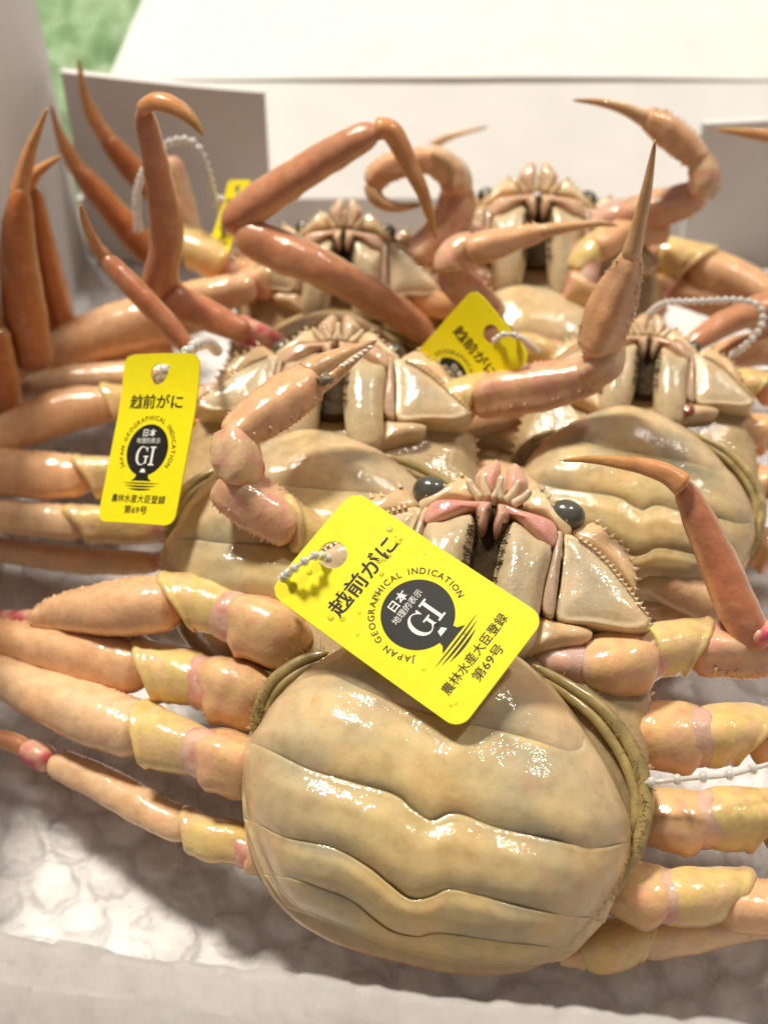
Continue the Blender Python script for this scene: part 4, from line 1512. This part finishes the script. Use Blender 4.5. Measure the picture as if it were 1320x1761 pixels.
# front tag, lying across the mouth
t1 = make_tag("slanted yellow tag with water drops across the large crab's mouth and belly", (3.8, 148.57, 65.37), (0.6137, 0.7229, 0.3174), (-0.7776, 0.623, 0.0847),
              lambda x, y: 0.0012 * (y + 8) ** 2, 1.0)
make_tie([at(568, 962, 66), at(545, 955, 70), at(520, 968, 70), at(498, 984, 68), at(484, 1000, 62), at(500, 1020, 54)], t1, r=0.5, bead=1.0, gap=2.2)
# upright tag of the crab on the left
t2 = make_tag("upright yellow tag with a curled edge hanging beside the left crab's belly", (-49.9, 197.0, 61.7), (0.854, -0.385, 0.35), (0.154, 0.829, 0.537),
              lambda x, y: 0.006 * max(0.0, y - 4) ** 2 - 0.004 * x * x, 0.82)
make_tie([at(275, 655, 66), at(283, 640, 70), at(305, 622, 72), at(335, 595, 70), at(358, 590, 62), at(375, 605, 52)], t2, r=0.7, bead=1.5, gap=3.4)

# tag half hidden behind the bent arm
_u = rt * 0.80 + up * 0.60 - fw * 0.75
_u /= np.linalg.norm(_u)
_r = (rt * 0.60 - up * 0.80) * 0.97 - fw * 0.22
t3 = make_tag('yellow tag half hidden behind the bent arm of a middle crab', at(852, 586, 229) - _u * 17.2 * 0.82, _r, _u, lambda x, y: 0.002 * x * x, 0.82)
make_tie([at(848, 588, 230), at(868, 575, 226), at(895, 582, 228), at(925, 605, 240)], t3, r=0.5, bead=0.9, gap=2.6)

# tag at the back, mostly behind the orange leg
_u = rt * 0.30 + up * 0.95
_r = (rt * 0.95 - up * 0.30) * 0.62 - fw * 0.78
t4 = make_tag('yellow tag on a tall bead loop behind the raised orange leg', at(394, 374, 290), _r, _u, lambda x, y: 0.002 * y * y, 0.46)
make_tie([at(238, 400, 300), at(236, 330, 298), at(262, 268, 296), at(300, 242, 295), at(335, 247, 294), at(356, 290, 292), at(372, 352, 290), at(382, 340, 286)], t4, r=0.55, bead=1.15, gap=2.1)


def loose_tie(label, pts, **kw):
    e = bpy.data.objects.new('bead_tie', None)
    COL.objects.link(e)
    make_tie(pts, e, **kw)
    return tag(e, label, 'tie', 'clear nylon bead ties')


loose_tie("clear bead tie threaded between the front crab's legs", [at(1060, 1352, 34), at(1115, 1346, 43), at(1190, 1338, 45), at(1255, 1332, 46), at(1330, 1312, 46), at(1420, 1290, 44)], r=0.5, bead=1.1, gap=4.3)
loose_tie('clear bead tie looped over the orange legs beside the middle right crab', [at(1110, 545, 46), at(1140, 522, 54), at(1200, 518, 58), at(1270, 516, 58), at(1306, 528, 57), at(1308, 560, 54), at(1285, 590, 50), at(1255, 612, 44)], r=0.5, bead=0.95, gap=1.9)

# teeth on the raised claw, the red speck, and the claw's hinge
def pebble(name, c, r, mat, parent, frame, stretch=(1, 1, 1), seed=0.0, col=None):
    V = []
    for i in range(8):
        a = math.pi * i / 7
        for j in range(12):
            b = 2 * math.pi * j / 12
            d = np.array([math.sin(a) * math.cos(b) * stretch[0], math.sin(a) * math.sin(b) * stretch[1], math.cos(a) * stretch[2]])
            V.append(np.asarray(c) + d * r * (1 + 0.55 * mnoise.noise(Vector((d * 1.7 + seed).tolist()))))
    return make(name, frame.local(np.array(V)), [f[::-1] for f in grid_faces(8, 12, True)], mat, parent, None if col is None else [col] * len(V), fix=True)


for k, (x, y) in enumerate([(588, 629), (596, 625), (604, 620), (612, 614), (620, 609), (628, 603), (637, 597)]):
    pebble('tooth', at(x, y, 75.6), 0.42, M_TOOTH, front, FRONT, (1.5, 1.0, 0.8), k)
pebble('claw_hinge', at(560, 652, 76), 1.7, M_SHELL, front, FRONT, (1, 1, 0.8), 3.0, (0.20, 0.17, 0.12))
pebble('red_speck', at(1182, 704, 46), 1.3, M_SHELL, crab_r, FR, (1.1, 1.5, 0.7), 5.0, (0.24, 0.06, 0.03))

# drops of water on the front tag
M_DROP = film_material('water', (1, 1, 1), 0.0, 0.03, glint=0.0)
_dv = []
for i in range(6):
    a = math.pi / 2 * i / 5
    for j in range(12):
        b = 2 * math.pi * j / 12
        _dv.append((math.cos(a) * math.cos(b), math.cos(a) * math.sin(b), math.sin(a) * 0.38))
_drop = None
for k in range(26):
    x, y = random.uniform(-11.5, 11.5), random.choice((random.uniform(-20, 21), random.uniform(2, 14)))
    r = random.choice((0.22, 0.28, 0.35, 0.45, 0.6))
    if _drop is None:
        o = make('water_drop', _dv, grid_faces(6, 12, True) + [tuple(range(60, 72))], M_DROP, t1, fix=True)
        _drop = o.data
    else:
        o = bpy.data.objects.new('water_drop', _drop)
        COL.objects.link(o)
        o.parent = t1
    o.location = Vector((x, y, 0.0012 * (y + 8) ** 2 + 0.06)) * MM
    o.scale = (r * random.uniform(0.8, 1.3), r, r)
